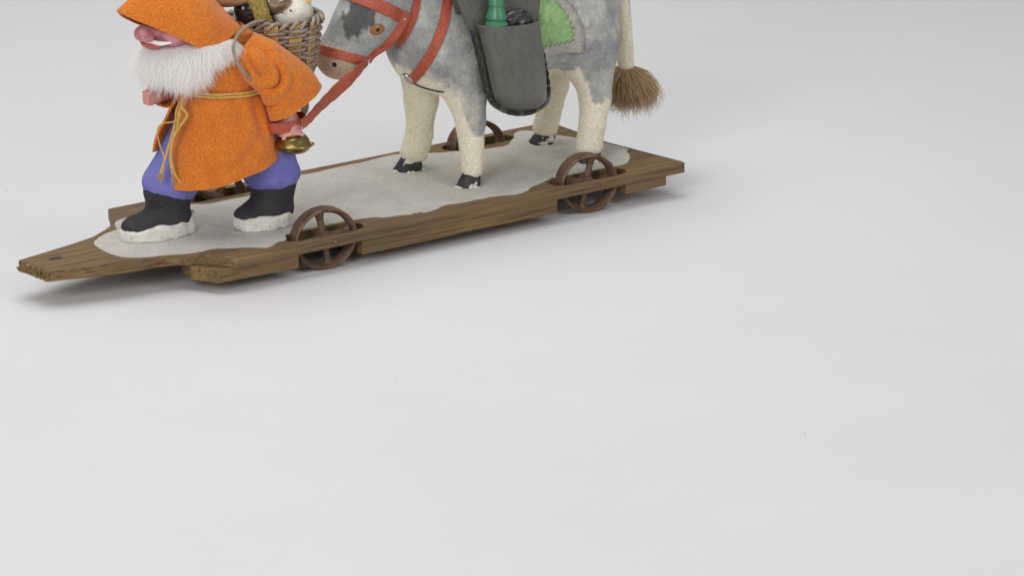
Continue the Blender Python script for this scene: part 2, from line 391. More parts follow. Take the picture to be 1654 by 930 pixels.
#PART2
# ------------------------------------------------------------------ the wheeled platform
R_W, TH = 2.17, .767; ZT, ZB = R_W+TH/2, R_W-TH/2; WID = 15.85
cart = empty('wheeled_platform', (18, 8, 0), 'worn wooden pull-along platform on four rusty spoked wheels with a broken tongue', 'pull toy')
near = [(-11.6, 5.1), (-9.2, 4.4), (-7.5, 3.95), (-5.8, 3.62), (-3.9, 3.4), (-2.7, 2.95), (-1.7, 2.3), (-.95, 1.5), (0, 0)]
far = [(0.06, WID), (-1.84, 12.37), (-3.1, 11.4), (-4.8, 10.4), (-6.0, 10.05), (-7.85, 9.55), (-10.1, 9.05), (-11.6, 8.7)]
outer = near+[(40.1, .15), (40.2, .6), (39.55, 8.4), (40.0, 14.6), (39.7, WID)]+far
def slot(x0, x1, y0, y1, n=6):
    r = (y1-y0)/2; yc = (y0+y1)/2; L = []
    for k in range(n+1): a = math.pi/2+math.pi*k/n; L.append((x0+r+r*math.cos(a)*1., yc+r*math.sin(a)))
    for k in range(n+1): a = -math.pi/2+math.pi*k/n; L.append((x1-r+r*math.cos(a), yc+r*math.sin(a)))
    return L
X1, X2, DN, DF = 8.26, 31.8, 1.45, WID-1.5
slots = [slot(4.95, 11.6, .62, 2.5), slot(28.5, 35.4, .62, 2.5), slot(28.7, 35.1, WID-2.5, WID-.7), slot(5.2, 11.4, WID-2.5, WID-.7)]
def plank(loops, z0, z1):
    bm = bmesh.new(); ed = []
    for L in loops:
        vs = [bm.verts.new((x, y, z1)) for x, y in L]
        ed += [bm.edges.new((vs[i], vs[(i+1) % len(vs)])) for i in range(len(vs))]
    bmesh.ops.triangle_fill(bm, use_beauty=True, use_dissolve=False, edges=ed)
    top = list(bm.faces)
    r = bmesh.ops.extrude_face_region(bm, geom=top)
    for v in r['geom']:
        if isinstance(v, bmesh.types.BMVert): v.co.z = z0
    bmesh.ops.recalc_face_normals(bm, faces=bm.faces)
    bm.verts.index_update()
    V = [tuple(v.co) for v in bm.verts]; F = [[v.index for v in f.verts] for f in bm.faces]; bm.free()
    return V, F
V, F = plank([outer]+slots, ZB, ZT)
board = mesh('board', V, F, M['wood'], cart, smooth=False); bevelled(board, .05)
board['label'] = 'brown weathered board with wheel slots and a narrow front tongue'
# torn end of the tongue: splintered fibres of uneven length
parts = []
for i in range(17):
    for j in range(5):
        y = 5.16+(8.68-5.16)*(i+.5)/17; z = ZB+.03+(TH-.06)*(j+.5)/5
        ln = .2+.7*abs(vnoise(np.array([y*1.1, z*2, 0.]), 1., 3))+.18*random.random()
        hy, hz = .12+.04*random.random(), .085+.03*random.random()
        v, f = box((-11.45-ln/2+.25, y, z), (ln+.5, 2*hy, 2*hz)); v[:4, 1] = y+(v[:4, 1]-y)*.75; v[:4, 2] = z+(v[:4, 2]-z)*.75
        parts.append((v, f))
V, F = join(parts); o = mesh('splintered_end', V, F, M['endgrain'], board, smooth=False, stuff=True)
# a knot hole on the tongue and cracks in the board's edge
kc = on_z(80, 418, ZT)
V, F = lathe([(.3, -.06), (.28, .008), (.14, .012), (.0, .004)], (kc[0]+.3, kc[1]-.1, ZT), ns=36, xs=1.9); V[:, :2] += .5*np.stack([vnoise(V, 3.2, 5), .7*vnoise(V, 3.2, 6)], 1); mesh('knot', V, F, M['dark'], board)
V, F = box((kc[0]-.9, kc[1]+.15, ZT+.0), (1.6, .07, .02)); V[:2, 1] = kc[1]+.2; mesh('crack', V, F, M['dark'], board, smooth=False)
def crack(x0, x1, z0, z1, h):
    n = 12; xs = np.linspace(x0, x1, n); zc = np.linspace(z0, z1, n)+.015*np.sin(xs*3.1)
    hh = h*np.sin(np.linspace(.25, np.pi-.05, n)); yb = .15*xs/40.1
    Vv = np.concatenate([np.stack([xs, yb-.004, zc-hh], 1), np.stack([xs, yb-.004, zc+hh], 1), np.stack([xs, yb+.05, zc-hh], 1), np.stack([xs, yb+.05, zc+hh], 1)])
    Ff = []
    for i in range(n-1):
        for a, b in ((0, n), (n, 3*n), (3*n, 2*n), (2*n, 0)): Ff.append([a+i, a+i+1, b+i+1, b+i])
    return Vv, Ff
for a in ((5.2, 8.1, 2.14, 2.17, .022), (8.5, 12.6, 2.18, 2.3, .018), (28.4, 31.6, 2.1, 2.17, .024), (31.95, 33.4, 2.18, 2.26, .018), (15, 20, 2.0, 2.05, .01), (21, 27, 2.36, 2.33, .01)):
    mesh('crack', *crack(*a), M['dark'], board)
# painted snow
sp = [(150,393.4),(159,384),(174,376),(190,371),(185,363),(188,357),(204,351.5),(223,349),(236,345),(226,340),(245,336),(275,333),(305.6,330.5),(337,330),(364,323.5),(409,316),(440,303),(477.5,284),(505,280.5),(535,273),(562,267),(585,263),(610,256),(636,250),
      (665,249),(695,248),(743,245),(785,241),(818.5,236.5),(824.6,229.7),(830.6,222),(829,217.6),(836.6,212.4),(847,211),(860,212),(880,215.5),(899.6,219),(920,221.5),(934,224),(957,228),(979,232),(998,236),(1016,241),(1011,245.6),(1018,251),(1017,258.5),(1013,264.5),(1000,268)]
sp2 = [(897,285.4),(875,296),(857,302.7),(852,309),(836,314.5),(799.5,317),(770,323),(745,328),(716,331.7),(701.6,340),(683,344.4),(678,341.7),(676,345),(665,343.8),(668,346.5),(645,348),(623.6,351.6),(604,351),(586,353)]
sp3 = [(464.7,388),(447.5,391),(440.6,397.7),(428.6,401),(406,399.5),(386,400),(366.7,401.7),(344,401.2),(322,408),(291,410.6),(260,413),(240,416),(202,416.5),(175.6,409.7),(159,400.5)]
ol = [tuple(on_z(x, y, ZT)[:2]) for x, y in sp]+[(34.9, 2.7), (29.0, 2.75)]+[tuple(on_z(x, y, ZT)[:2]) for x, y in sp2]+[(11.2, 2.75), (5.8, 2.75)]+[tuple(on_z(x, y, ZT)[:2]) for x, y in sp3]
# soften the outline with small extra bumps
ol = np.array(ol)
for _ in range(2): ol = np.stack([.78*ol+.22*np.roll(ol, -1, 0), .22*ol+.78*np.roll(ol, -1, 0)], 1).reshape(-1, 2)
dense = []
for i in range(len(ol)):
    a, b = ol[i], ol[(i+1) % len(ol)]; n = max(1, int(np.linalg.norm(b-a)/.3))
    for k in range(n):
        p = a+(b-a)*k/n; dense.append(p+.07*np.array([vnoise(np.array([p[0], p[1], 1.]), 2.2, 4), vnoise(np.array([p[0], p[1], 5.]), 2.2, 9)]))
V, F = plank([dense], ZT-.01, ZT+.022)
mesh('snow_patch', V, F, M['snow'], cart, smooth=False)['label'] = 'off-white painted snow patch with ragged outline'
# grains of grit stuck in the paint
parts = []
for k in range(900):
    x = RNG.uniform(-2, 38); y = RNG.uniform(3.2, 13.5)
    if vnoise(np.array([x, y, 0.]), .35, 21) < -.02: continue
    r = RNG.uniform(.018, .05)
    v = np.array([[1, 0, -.2], [-.5, .8, -.2], [-.5, -.8, -.2], [0, 0, .7]])*r+np.array([x, y, ZT+.024]); parts.append((v, [[0, 1, 3], [1, 2, 3], [2, 0, 3]]))
# keep the grit on the snow (inside its outline)
def inside(p, poly):
    x, y = p; c = False; j = len(poly)-1
    for i in range(len(poly)):
        if (poly[i][1] > y) != (poly[j][1] > y) and x < (poly[j][0]-poly[i][0])*(y-poly[i][1])/(poly[j][1]-poly[i][1])+poly[i][0]: c = not c
        j = i
    return c
parts = [p for p in parts if inside(p[0][3][:2], ol)]
V, F = join(parts); mesh('grit', V, F, M['rust'], cart, smooth=False, stuff=True)
# rails under the board, cut out round the wheels
for side in (0, 1):
    L = [(-1.15, .5), (5.3, .22), (5.3, 3.0), (10.7, 3.0), (10.7, .2), (28.1, .2), (28.1, 3.0), (34.6, 3.0), (34.6, .28), (38.5, .34), (38.5, 4.4), (-1.6, 4.4), (-2.1, 2.6)]
    L = [(max(x, 1.5) if side else x, y if side == 0 else WID-y) for x, y in L]
    V, F = plank([L], .78, ZB-.004); V = [(x, y, z+(.27 if x > 34 and z < 1 else 0)) for x, y, z in V]; bevelled(mesh('rail', V, F, M['wood'], cart, smooth=False), .06)
V, F = box((-1.62, 1.58, 1.285), (.04, 1.95, .92), np.array([[.9, -.43, 0], [.43, .9, 0], [0, 0, 1]])); mesh('end_grain', V, F, M['endgrain'], cart, smooth=False)
# wheels
def wheel_meshes():
    ro, ri, hw = R_W, R_W-.3, .62
    rim = []
    sec = [(ri, -.38), (ri+.1, -hw+.05), (ro-.12, -hw), (ro-.02, -hw+.1), (ro, 0), (ro-.02, hw-.1), (ro-.12, hw), (ri+.1, hw-.05), (ri, .38), (ri-.09, .15), (ri-.09, -.15)]
    a = np.linspace(0, 2*np.pi, 56, endpoint=False)
    V = np.concatenate([np.stack([1.1*r*np.cos(a), 0*a+y, r*np.sin(a)], 1) for r, y in sec]); F = []
    n = len(sec)
    for i in range(n):
        for k in range(56):
            l = (k+1) % 56; j = (i+1) % n; F.append([i*56+k, i*56+l, j*56+l, j*56+k])
    hub = lathe([(.2, -.6), (.42, -.55), (.5, -.4), (.55, 0), (.5, .4), (.42, .55), (.2, .6)], (0, 0, 0), (0, 1, 0), 20)
    prof = [(.35, .34, .26), (.8, .27, .22), (1.25, .26, .21), (1.62, .32, .25), (1.9, .5, .32)]
    V2, F2 = [], []
    for r, wd, d in prof:
        for k in range(8):
            b = 2*np.pi*k/8; V2.append((wd*np.cos(b), d*np.sin(b), r))
    for i in range(len(prof)-1):
        for k in range(8):
            l = (k+1) % 8; F2.append([i*8+k, i*8+l, (i+1)*8+l, (i+1)*8+k])
    return (V, F), hub, (np.array(V2), F2)
rimd, hubd, spd = wheel_meshes()
proto = None
for x, y, a0, toe in ((X1, DN, -10, 11), (X2, DN, 12, 9), (X2, DF, 14, 4), (X1, DF, 30, 4)):
    if proto is None:
        wh = mesh('wheel', *rimd, M['rust'], None, sharp=40); hb = mesh('hub', *hubd, M['rust'], None, sharp=40); sk = mesh('spoke', *spd, M['rust'], None)
        proto = (wh, hb, sk); hb.parent = wh; sks = [sk]+[sk.copy() for _ in range(3)]
        for q in sks[1:]: col.objects.link(q)
        proto_s = sks
    else:
        wh = proto[0].copy(); col.objects.link(wh); hb = proto[1].copy(); col.objects.link(hb); hb.parent = wh
        sks = []
        for q in proto_s: c = q.copy(); col.objects.link(c); sks.append(c)
    for k, q in enumerate(sks): q.parent = wh; q.rotation_euler = (0, math.radians(90*k), 0)
    wh.parent = cart; wh.location = (Vector((x, y, R_W))-Vector((18, 8, 0)))*S
    wh.rotation_euler = (0, 0, 0)
    wh.rotation_mode = 'XYZ'; wh.rotation_euler = (0, math.radians(a0), math.radians(-toe))
for x, y, s in ((X1, .03, -1), (X2, .12, -1), (X1, WID, 1), (X2, WID, 1)):
    V, F = lathe([(.1, 0), (.21, .0), (.2, .08), (.13, .13), (.0, .14)], (x, y-s*.02, R_W), (0, s, 0), 14); mesh('axle_bolt', V, F, M['rust'], cart)
    V, F = lathe([(.13, 0), (.13, 1.4)], (x, y-s*.02, R_W), (0, -s, 0), 10); mesh('axle', V, F, M['rust'], cart)
# ------------------------------------------------------------------ the donkey
YC = 8.
HOOF = [(23.55, 4.9), (22.95, 11.2), (34.75, 4.9), (35.55, 11.2)]
def donkey_body(p):
    q = p.copy(); 
    d = ell(p, (29.3, YC, 13.25), (8.6, 4.05, 4.3))
    d = smin(d, ell(p, (23.4, YC, 12.9), (3.9, 3.7, 3.9)), 1.2)
    d = smin(d, ell(p, (35.0, YC, 13.3), (3.9, 4.05, 4.3)), 1.8)
    d = smin(d, rcone(p, (23.0, YC, 14.2), (19.6, YC, 17.6), 3.0, 2.3), 1.5)
    h = rcone(p, (18.3, YC, 17.3), (14.75, YC, 13.0), 2.35, 1.62)
    h = smin(h, ell(p, (17.6, YC, 14.9), (2.0, 1.85, 1.75)), .8)
    h = smin(h, ell(p, (14.6, YC, 12.85), (1.6, 1.65, 1.65)), .5)
    d = smin(d, h, .8)
    for s in (-1, 1):
        d = smin(d, rcone(p, (19.3, YC+s*1.5, 19.0), (19.9, YC+s*2.2, 22.0), .75, .8), .5)
        d = smin(d, rcone(p, (19.9, YC+s*2.2, 22.0), (20.4, YC+s*2.6, 24.2), .8, .2), .4)
    # near fore, far fore, near hind, far hind
    d = smin(d, rcone(p, (23.6, 5.6, 11.2), (23.95, 5.0, 7.4), 2.2, 1.06), 1.0)
    d = smin(d, rcone(p, (23.95, 5.0, 7.4), (24.05, 4.9, 3.7), 1.06, .76), .4)
    d = smin(d, rcone(p, (23.9, 10.6, 11.2), (24.2, 11.1, 7.6), 1.9, 1.2), 1.0)
    d = smin(d, rcone(p, (24.2, 11.1, 7.6), (24.05, 11.2, 5.0), 1.2, .94), .4); d = smin(d, rcone(p, (24.05, 11.2, 5.0), (23.6, 11.2, 3.8), .94, 1.04), .4)
    d = smin(d, rcone(p, (35.6, 5.7, 11.0), (35.55, 5.0, 7.3), 2.2, 1.16), 1.7)
    d = smin(d, rcone(p, (35.55, 5.0, 7.3), (35.2, 4.9, 5.2), 1.16, .95), .4)
    d = smin(d, rcone(p, (35.2, 4.9, 5.2), (34.95, 4.9, 3.8), .95, 1.0), .3)
    d = smin(d, rcone(p, (36.1, 10.5, 10.6), (36.8, 11.1, 6.8), 1.8, .92), 1.0)
    d = smin(d, rcone(p, (36.8, 11.1, 6.8), (35.9, 11.2, 3.7), .92, .95), .4)
    # legs are cut off flat just above the hooves
    return d
def donkey_sdf(p):
    d = donkey_body(p)
    cut = 3.2-p[..., 2]+.05*np.sin(p[..., 0]*7)*np.cos(p[..., 1]*6)
    return np.maximum(d, cut)+.03*0
V, F = nets(lambda p: donkey_sdf(p)+.05*vnoise(p, .9, 2, 2), (12.4, 3.0, 2.4), (39.8, 13.4, 25.0), .17)
def sm(x, a, b):
    t = np.clip((x-a)/(b-a), 0, 1); return t*t*(3-2*t)
GREY, CREAM, DARK, PINK = np.array(lin('a4a4a1')), np.array(lin('f2ead4')), np.array(lin('45454b')), np.array(lin('ccab93'))
LGREY, BLUEG = np.array(lin('bdbdb7')), np.array(lin('8c8d90'))
def coat_colour(P):
    x, y, z = P.T; n = vnoise(P, .8, 11, 4); n2 = vnoise(P, 1.6, 12, 3)
    c = GREY+(LGREY-GREY)*sm(n, -.05, .35)[:, None]
    c = c+(BLUEG-c)*(sm(-n, .05, .4)*.55)[:, None]; c = c*(1+.3*vnoise(P, 3.2, 17, 2))[:, None]
    nearside = y < YC
    # cream legs and underside; grey runs further down the outer near legs
    low = np.full(len(P), 8.9)
    fore = (x < 29); hind = ~fore
    low = np.where(fore & nearside, 9.4-3.2*sm(x, 22.3, 23.5)*sm(y, 6.2, 4.6), low)
    low = np.where(hind & nearside, 9.6-2.5*sm(x, 33.7, 34.9)*sm(y, 6.2, 4.6), low)
    low = np.where(fore & ~nearside, 9.4, low)
    cr = sm(-(z-low)+n2*1.1, -.2, .2)
    chest = sm(-(z-(11.7-.55*(x-19.2))) + n2*.9, -.4, .5)*sm(-x, -24.2, -21.5)*(x > 17.2)
    cr = np.maximum(cr, chest*.92)
    belly = sm(-(z-9.7)+n2*.6, -.3, .5)*sm(np.abs(y-YC), 3.4, 1.5); cr = np.maximum(cr, belly)
    c = c+(CREAM-c)*cr[:, None]
    # head: pale muzzle, pinkish nose, dark forehead patch and mane
    t = (x-14.75)*.62+(z-13.0)*.77          # along the head from muzzle to poll
    head = x < 18.5
    c = np.where((head & (t < 2.5))[:, None], c+(GREY*.9-c)*.3, c)
    mz = sm(-t+n2*.6, -.35, .45)*head; c = c+(np.array(lin('cfc3a8'))-c)*mz[:, None]
    pk = sm(-t+n2*.5-.75, -.3, .5)*head; c = c+(PINK-c)*(.85*pk)[:, None]
    dk = sm(1.25-np.linalg.norm((P-np.array([15.2, 6.5, 16.7]))*np.array([1.0, .9, .55]), axis=1)+n2*1.0, 0., .35)*head; c = c+(DARK-c)*(dk*.85)[:, None]
    mane = sm(1.0-np.abs(y-YC)+n2, -.2, .5)*((z-17.2) > -.9*(x-22))*(x > 18)*(x < 27); c = c+(DARK-c)*(.8*mane)[:, None]
    sh = sm(1.9-np.linalg.norm((P-np.array([24.6, 4.2, 12.6]))*np.array([.8, .6, .35]), axis=1)+n2*1.4, -.2, 1.1); c = c+(BLUEG*.8-c)*(.5*sh)[:, None]
    return np.clip(c, 0, 1)
donkey = empty('toy_donkey', (29, 8, ZT), 'grey felt toy donkey with cream legs and a brown tail tuft', 'toy animal')
body = mesh('body', V, F, M['donkey'], donkey, colors=coat_colour(V))
DV_, DF_ = V, F
P, Nn, vi = sample(V, F, 110000)
keep = P[:, 2] < 18.5; P, Nn = P[keep], Nn[keep]
C = coat_colour(P); cream = (C[:, 0] > C[:, 2]*1.25) & (P[:, 2] < 10.5)
D = Nn*.75+np.array([0, 0, -.25])+RNG.normal(size=P.shape)*.6; D /= np.linalg.norm(D, axis=1)[:, None]
L = np.where(cream, RNG.uniform(.06, .19, len(P)), RNG.uniform(.04, .11, len(P)))
bv, bf = blades(P-Nn*.03, D, L, np.where(cream, .011, .010))
mesh('nap', bv, bf, M['nap'], body, smooth=False, colors=np.repeat(np.clip(C*1.05, 0, 1), 3, axis=0), stuff=True)
def hit(px, py):
    v = DV+RV*(px-827)/FPX-UV*(py-465)/FPX; v /= np.linalg.norm(v)
    t = 240.; best = (1e9, None)
    for _ in range(150):
        p = CAM+v*t; d = float(donkey_sdf(p[None])[0])
        if d < best[0]: best = (d, p)
        if d < .002 or t > 340: break
        t += .8*d
    p = best[1][None]
    for _ in range(4): p = p-grad(donkey_sdf, p)*donkey_sdf(p)[:, None]
    return p[0]
def off(p, e): return p+grad(donkey_sdf, p[None])[0]*e
# hooves: black wedges chipped to the white ground coat
for i, (hx, hy) in enumerate(HOOF):
    r = [.82, .98, .88, .95][i]; rows = []
    for z, k, fx in ((ZT+.004, 1.0, -.12), (ZT+.14, 1.02, -.1), (ZT+.34, .95, 0), (ZT+.65, .84, .12), (ZT+.95, .72, .2)):
        a = np.linspace(0, 2*np.pi, 26, endpoint=False)
        cl = 1-.16*np.exp(-((a-np.pi)/.16)**2)           # cleft at the toe
        rr = r*k*cl*(1+.05*np.sin(5*a+i)); rows.append(np.stack([hx+fx+.2+rr*np.cos(a)*1.12, hy+rr*np.sin(a)*.92, 0*a+z], 1))
    V, F = grid(np.array(rows), True); F.append(list(range(26))[::-1]); F.append([4*26+k for k in range(26)])
    mesh('hoof', V, F, M['hoof'], donkey)
    # small crust of white paint where it is glued to the board
    parts = []
    for k in range(14):
        a = random.uniform(0, 6.28); s = random.uniform(.1, .24); c = np.array([hx+.1+(r+.02)*1.12*math.cos(a), hy+(r+.02)*.92*math.sin(a), ZT+.03])
        v = np.array([[1, 0, 0], [.2, .9, 0], [-.9, .4, 0], [-.6, -.8, 0], [.5, -.8, 0], [0, 0, .9]])*s*np.array([1, 1, .7])+c
        parts.append((v, [[0, 1, 5], [1, 2, 5], [2, 3, 5], [3, 4, 5], [4, 0, 5]]))
    V, F = join(parts); mesh('paint_crust', V, F, M['snow_lump'], donkey, smooth=False, stuff=True)
# eyes and nostrils, both sides
for s in (0, 1):
    def mir(p): return p if s == 0 else np.array([p[0], 2*YC-p[1], p[2]])
    e = hit(609, 48); n = grad(donkey_sdf, e[None])[0]; e, n = mir(e), mir(n+np.array([0, YC, 0]))-np.array([0, YC, 0])
    ey = mesh('eye', *lathe([(.38, -.1), (.4, .03), (.33, .1), (.2, .13), (.08, .14), (0, .14)], e, n, 28, 1.42), M['eye'], donkey)
    mesh('eye_rim', *tube(np.array([e+n*.03+.38*(1.42*np.cos(a)*np.cross(n, [0, 0, 1])/np.linalg.norm(np.cross(n, [0, 0, 1]))+np.sin(a)*np.cross(np.cross(n, [0, 0, 1]), n)/np.linalg.norm(np.cross(n, [0, 0, 1]))) for a in np.linspace(0, 2*np.pi, 28, endpoint=False)]), .05, 6, True), M['brown'], ey)
    mesh('pupil', *lathe([(.15, .08), (.14, .145), (.07, .155), (0, .155)], e, n, 18, 1.2), M['black'], ey)
    q = hit(540, 105); n = grad(donkey_sdf, q[None])[0]; q, n = mir(q), mir(n+np.array([0, YC, 0]))-np.array([0, YC, 0])
    mesh('nostril', *lathe([(.2, -.1), (.17, .015), (.08, .03), (0, .03)], q, n, 14), M['dark'], donkey)
# tail
tp = catmull([(37.6, 8.0, 16.4), (39.3, 7.9, 16.0), (40.2, 7.8, 14.0), (40.55, 7.7, 11.2), (40.65, 7.6, 8.6), (40.65, 7.6, 7.7)], 24)
rr = interp([.75, .7, .62, .6, .62, .6], 24)
V, F = tube(tp, rr, 14); n2 = sm(V[:, 0]-interp(tp[:, 0], len(V)), .25, .5)*sm(V[:, 2], 11., 13.5)
mesh('tail', V, F, M['donkey'], donkey, colors=CREAM+(DARK*1.2-CREAM)*n2[:, None])
P, Nn, vi = sample(V, F, 5000); D = Nn+RNG.normal(size=P.shape)*.5+np.array([0, 0, -.4]); D /= np.linalg.norm(D, axis=1)[:, None]
mesh('tail_nap', *blades(P-Nn*.02, D, RNG.uniform(.08, .2, len(P)), .012), M['nap'], donkey, smooth=False, colors=np.tile(CREAM, (3*len(P), 1)), stuff=True)
n = 3400; a = RNG.uniform(0, 2*np.pi, n); rad = np.sqrt(RNG.random(n)); root = np.array([40.65, 7.6, 8.0])+np.stack([.55*rad*np.cos(a), .55*rad*np.sin(a), RNG.uniform(-.5, .35, n)], 1)
out = np.stack([np.cos(a), np.sin(a), 0*a], 1)*rad[:, None]; ln = RNG.uniform(2.0, 3.1, n)*(1-.2*rad); long = RNG.random(n) < .05; ln[long] *= 1.25
k = np.linspace(0, 1, 7)[None, :, None]
wob = RNG.normal(size=(n, 1, 3))*.3+vnoise(root, 2.5, 5)[:, None, None]*np.array([1.2, -.8, 0])
pts = root[:, None]+out[:, None]*(1.75*np.sin(k*2.5)*(.55+.6*RNG.random((n, 1, 1))))+np.array([.15, -.1, -1.])*ln[:, None, None]*k**1.15+wob*k**2
cl = np.array(lin('c2a47c'))*RNG.uniform(.55, 1.3, (n, 1))+RNG.normal(size=(n, 3))*.01
V, F = strands(RNG, pts, .019); cc = np.repeat(np.clip(cl, .02, 1), 21, axis=0)
M['hair'] = mat('tail_hair', (.9, .9, .9), (1.1, 1.1, 1.1), 200., .45, attr=True, spec=.4)
mesh('tail_tuft', V, F, M['hair'], donkey, colors=cc, stuff=True)['label'] = 'brown animal-hair tuft at the end of the tail'
V, F = nets(lambda p: smin(ell(p, (40.65, 7.6, 7.2), (.85, .85, 1.2)), ell(p, (40.75, 7.5, 6.4), (1.0, 1.0, 1.0)), .4), (39, 6, 5), (42.5, 9.2, 9), .18)
mesh('tuft_core', V, F, M['tuft'], donkey)

# ------------------------------------------------------------------ harness
def ribbon(C, N, wdt, th, taper=None, ridge=0.):
    """flat strap: centre line C, surface normals N"""
    C = np.asarray(C, float); T = np.gradient(C, axis=0); T /= np.linalg.norm(T, axis=1)[:, None]
    B = np.cross(T, N); B /= np.linalg.norm(B, axis=1)[:, None]
    wdt = np.broadcast_to(wdt, (len(C),))[:, None]/2
    s = [(-1, 0), (-.92, .8), (-.5, 1), (0, 1.06), (.5, 1), (.92, .8), (1, 0), (.5, -.4), (-.5, -.4)]
    G = np.stack([C+B*wdt*a+N*th*b for a, b in s], 1); V, F = grid(G, True)
    m = len(s); F.append(list(range(m))[::-1]); F.append([(len(C)-1)*m+k for k in range(m)])
    return V, F
def surf(C, e=.04):
    g = grad(donkey_sdf, C); C = C-g*donkey_sdf(C)[:, None]; g = grad(donkey_sdf, C)
    return C+g*e, g
def march_out(O, d):
    lo = np.zeros(len(O)); hi = np.full(len(O), 9.); done = np.zeros(len(O), bool)
    for t in np.arange(.4, 9., .4):
        v = donkey_sdf(O+d*t); new = (v > 0) & ~done; hi[new] = t; lo[new] = t-.4; done |= new
        if done.all(): break
    for _ in range(11):
        m_ = (lo+hi)/2; v = donkey_sdf(O+d*m_[:, None]) > 0; hi = np.where(v, m_, hi); lo = np.where(v, lo, m_)
    return O+d*((lo+hi)/2)[:, None]
def strap_loop(a, b, wdt, e=.05, n=72, c0=None, arc=None, keep=None):
    """closed strap round the neck or head in the plane through surface points a and b, square to the donkey's middle plane"""
    t = np.array([b[0]-a[0], 0, b[2]-a[2]]); t /= np.linalg.norm(t)
    c = np.array([(a[0]+b[0])/2, YC, (a[2]+b[2])/2]) if c0 is None else np.array([c0[0], YC, c0[1]])
    c = c-np.array([t[2], 0, -t[0]])*((c-a)@np.array([t[2], 0, -t[0]]))
    an = np.linspace(0, 2*np.pi, n+1) if arc is None else np.linspace(arc[0], arc[1], n)
    d = np.cos(an)[:, None]*t+np.sin(an)[:, None]*np.array([0, -1., 0])
    O = np.broadcast_to(c, d.shape).copy(); P = march_out(O, d)
    if keep is not None:
        s_ = P@t <= keep@t+.1; k0 = [i for i in range(n) if s_[i] and not s_[i-1]]
        if k0: P = np.concatenate([P[k0[0]:-1], P[:k0[0]]]); s_ = P@t <= keep@t+.1; P = P[:int(np.argmin(s_))] if not s_.all() else P
    g = grad(donkey_sdf, P); return ribbon(P+g*e, g, wdt, .07)
def path_strap(pix, wdt, e=.05, n=30, side=0, flat=False):
    C = np.array([hit(*p) for p in pix]); C = catmull(C, n); C, g = surf(C, e)
    if flat: g = g*.25+np.array([-.15, -.9, .2]); g /= np.linalg.norm(g, axis=1)[:, None]; C = C+g*.1
    if side: C = C*[1, -1, 1]+[0, 2*YC, 0]; g = g*[1, -1, 1]
    return ribbon(C, g, wdt, .07)
bridle = empty('bridle', (15.5, 8, 12), 'red leather bridle on the donkey head with long rein', 'bridle')
mesh('nose_band', *strap_loop(hit(530, 84), hit(585, 98), .68), M['red'], bridle, sharp=50)
mesh('brow_band', *strap_loop(hit(601, 5), hit(640, 23), .9, c0=(16.6, 17.0), keep=hit(653, 31)), M['red'], bridle, sharp=50)
for s in (0, 1):
    mesh('throat_strap', *path_strap([(675, -16), (673, 0), (669, 22), (660, 46), (650, 62), (640, 74)], .6, .06, n=40, side=s), M['red'], bridle, sharp=50)
    mesh('cheek_strap', *path_strap([(657, 20), (648, 36), (630, 62), (612, 82), (596, 99)], .7, .1, side=s, flat=True), M['red'], bridle, sharp=50)
    for px, py in ((652, 29), (594, 98)):
        p = off(hit(px, py), .2); n = grad(donkey_sdf, p[None])[0]
        if s: p = p*[1, -1, 1]+[0, 2*YC, 0]; n = n*[1, -1, 1]
        mesh('rivet', *lathe([(.16, -.08), (.16, .02), (.1, .07), (0, .08)], p, n, 14), M['steel'], bridle)
HAND = at(468, 207, 3.0)
a0 = off(hit(594, 99), .16); pr_ = catmull([a0, at(575, 118, 5.4), at(540, 150, 4.4), at(516, 173, 3.2), at(499, 192, 2.5), at(488, 201, 2.0)], 40)
Nr = np.cross(np.gradient(pr_, axis=0), [.45, .35, .85]); Nr /= np.linalg.norm(Nr, axis=1)[:, None]; Nr = np.where((Nr@np.array([0, -1, 0.]))[:, None] < 0, -Nr, Nr)
wd = interp([.55, .78, .95, .9, .7, .7, .75], 40)+.05*np.sin(np.arange(40)*1.3)
mesh('rein', *ribbon(pr_, Nr, wd, .06), M['red'], bridle, sharp=50)
# the rein goes once round the gnome's fist
an = np.linspace(-.25*np.pi, 1.8*np.pi, 44); hc = HAND+np.array([0, .55, .25])
loop = np.stack([hc[0]+1.42*np.cos(an), hc[1]-1.15*np.sin(an)*.9, hc[2]+.12*np.cos(an)], 1)
Nl = np.stack([np.cos(an), -np.sin(an), -.25+0*an], 1); Nl /= np.linalg.norm(Nl, axis=1)[:, None]
mesh('rein_loop', *ribbon(loop, Nl, .82, .06), M['red'], bridle, sharp=50)
b0 = off(hit(594, 99), .16)*[1, -1, 1]+[0, 2*YC, 0]
pf = catmull([b0, at(513, 100, 9.6), at(500, 122, 8.2), at(492, 140, 7.0), at(494, 170, 5.0), at(486, 190, 4.0)], 36)
Nf = np.tile(np.array([.6, .2, .75]), (36, 1)); Nf /= np.linalg.norm(Nf, axis=1)[:, None]
mesh('far_rein', *ribbon(pf, Nf, .5, .06), M['twine'], bridle, sharp=50)
collar = empty('neck_strap', (21, 8, 11), 'red leather strap around the donkey neck with metal ring at chest', 'strap')
cp = [(730, -60), (726, -25), (722, 0), (717, 36), (705, 70), (690, 98), (676, 117), (664, 130)]
mesh('band', *path_strap(cp, .74, .06, n=50), M['red'], collar, sharp=50); mesh('band', *path_strap(cp[:5], .66, .06, n=30, side=1), M['red'], collar, sharp=50)
rc = off(hit(660, 126), .1); n = grad(donkey_sdf, rc[None])[0]
mesh('buckle', *lathe([(.42, -.05), (.44, .06), (.3, .16), (.1, .2), (0, .2)], rc, n, 16, 1.3), M['steel'], collar)
C = np.array([hit(*p) for p in ((662, 130), (676, 138), (690, 143), (704, 146.5), (717, 148.5))]); C, g = surf(catmull(C, 20), .03); mesh('girth_thong', *tube(C, .07, 6), M['thread'], collar)
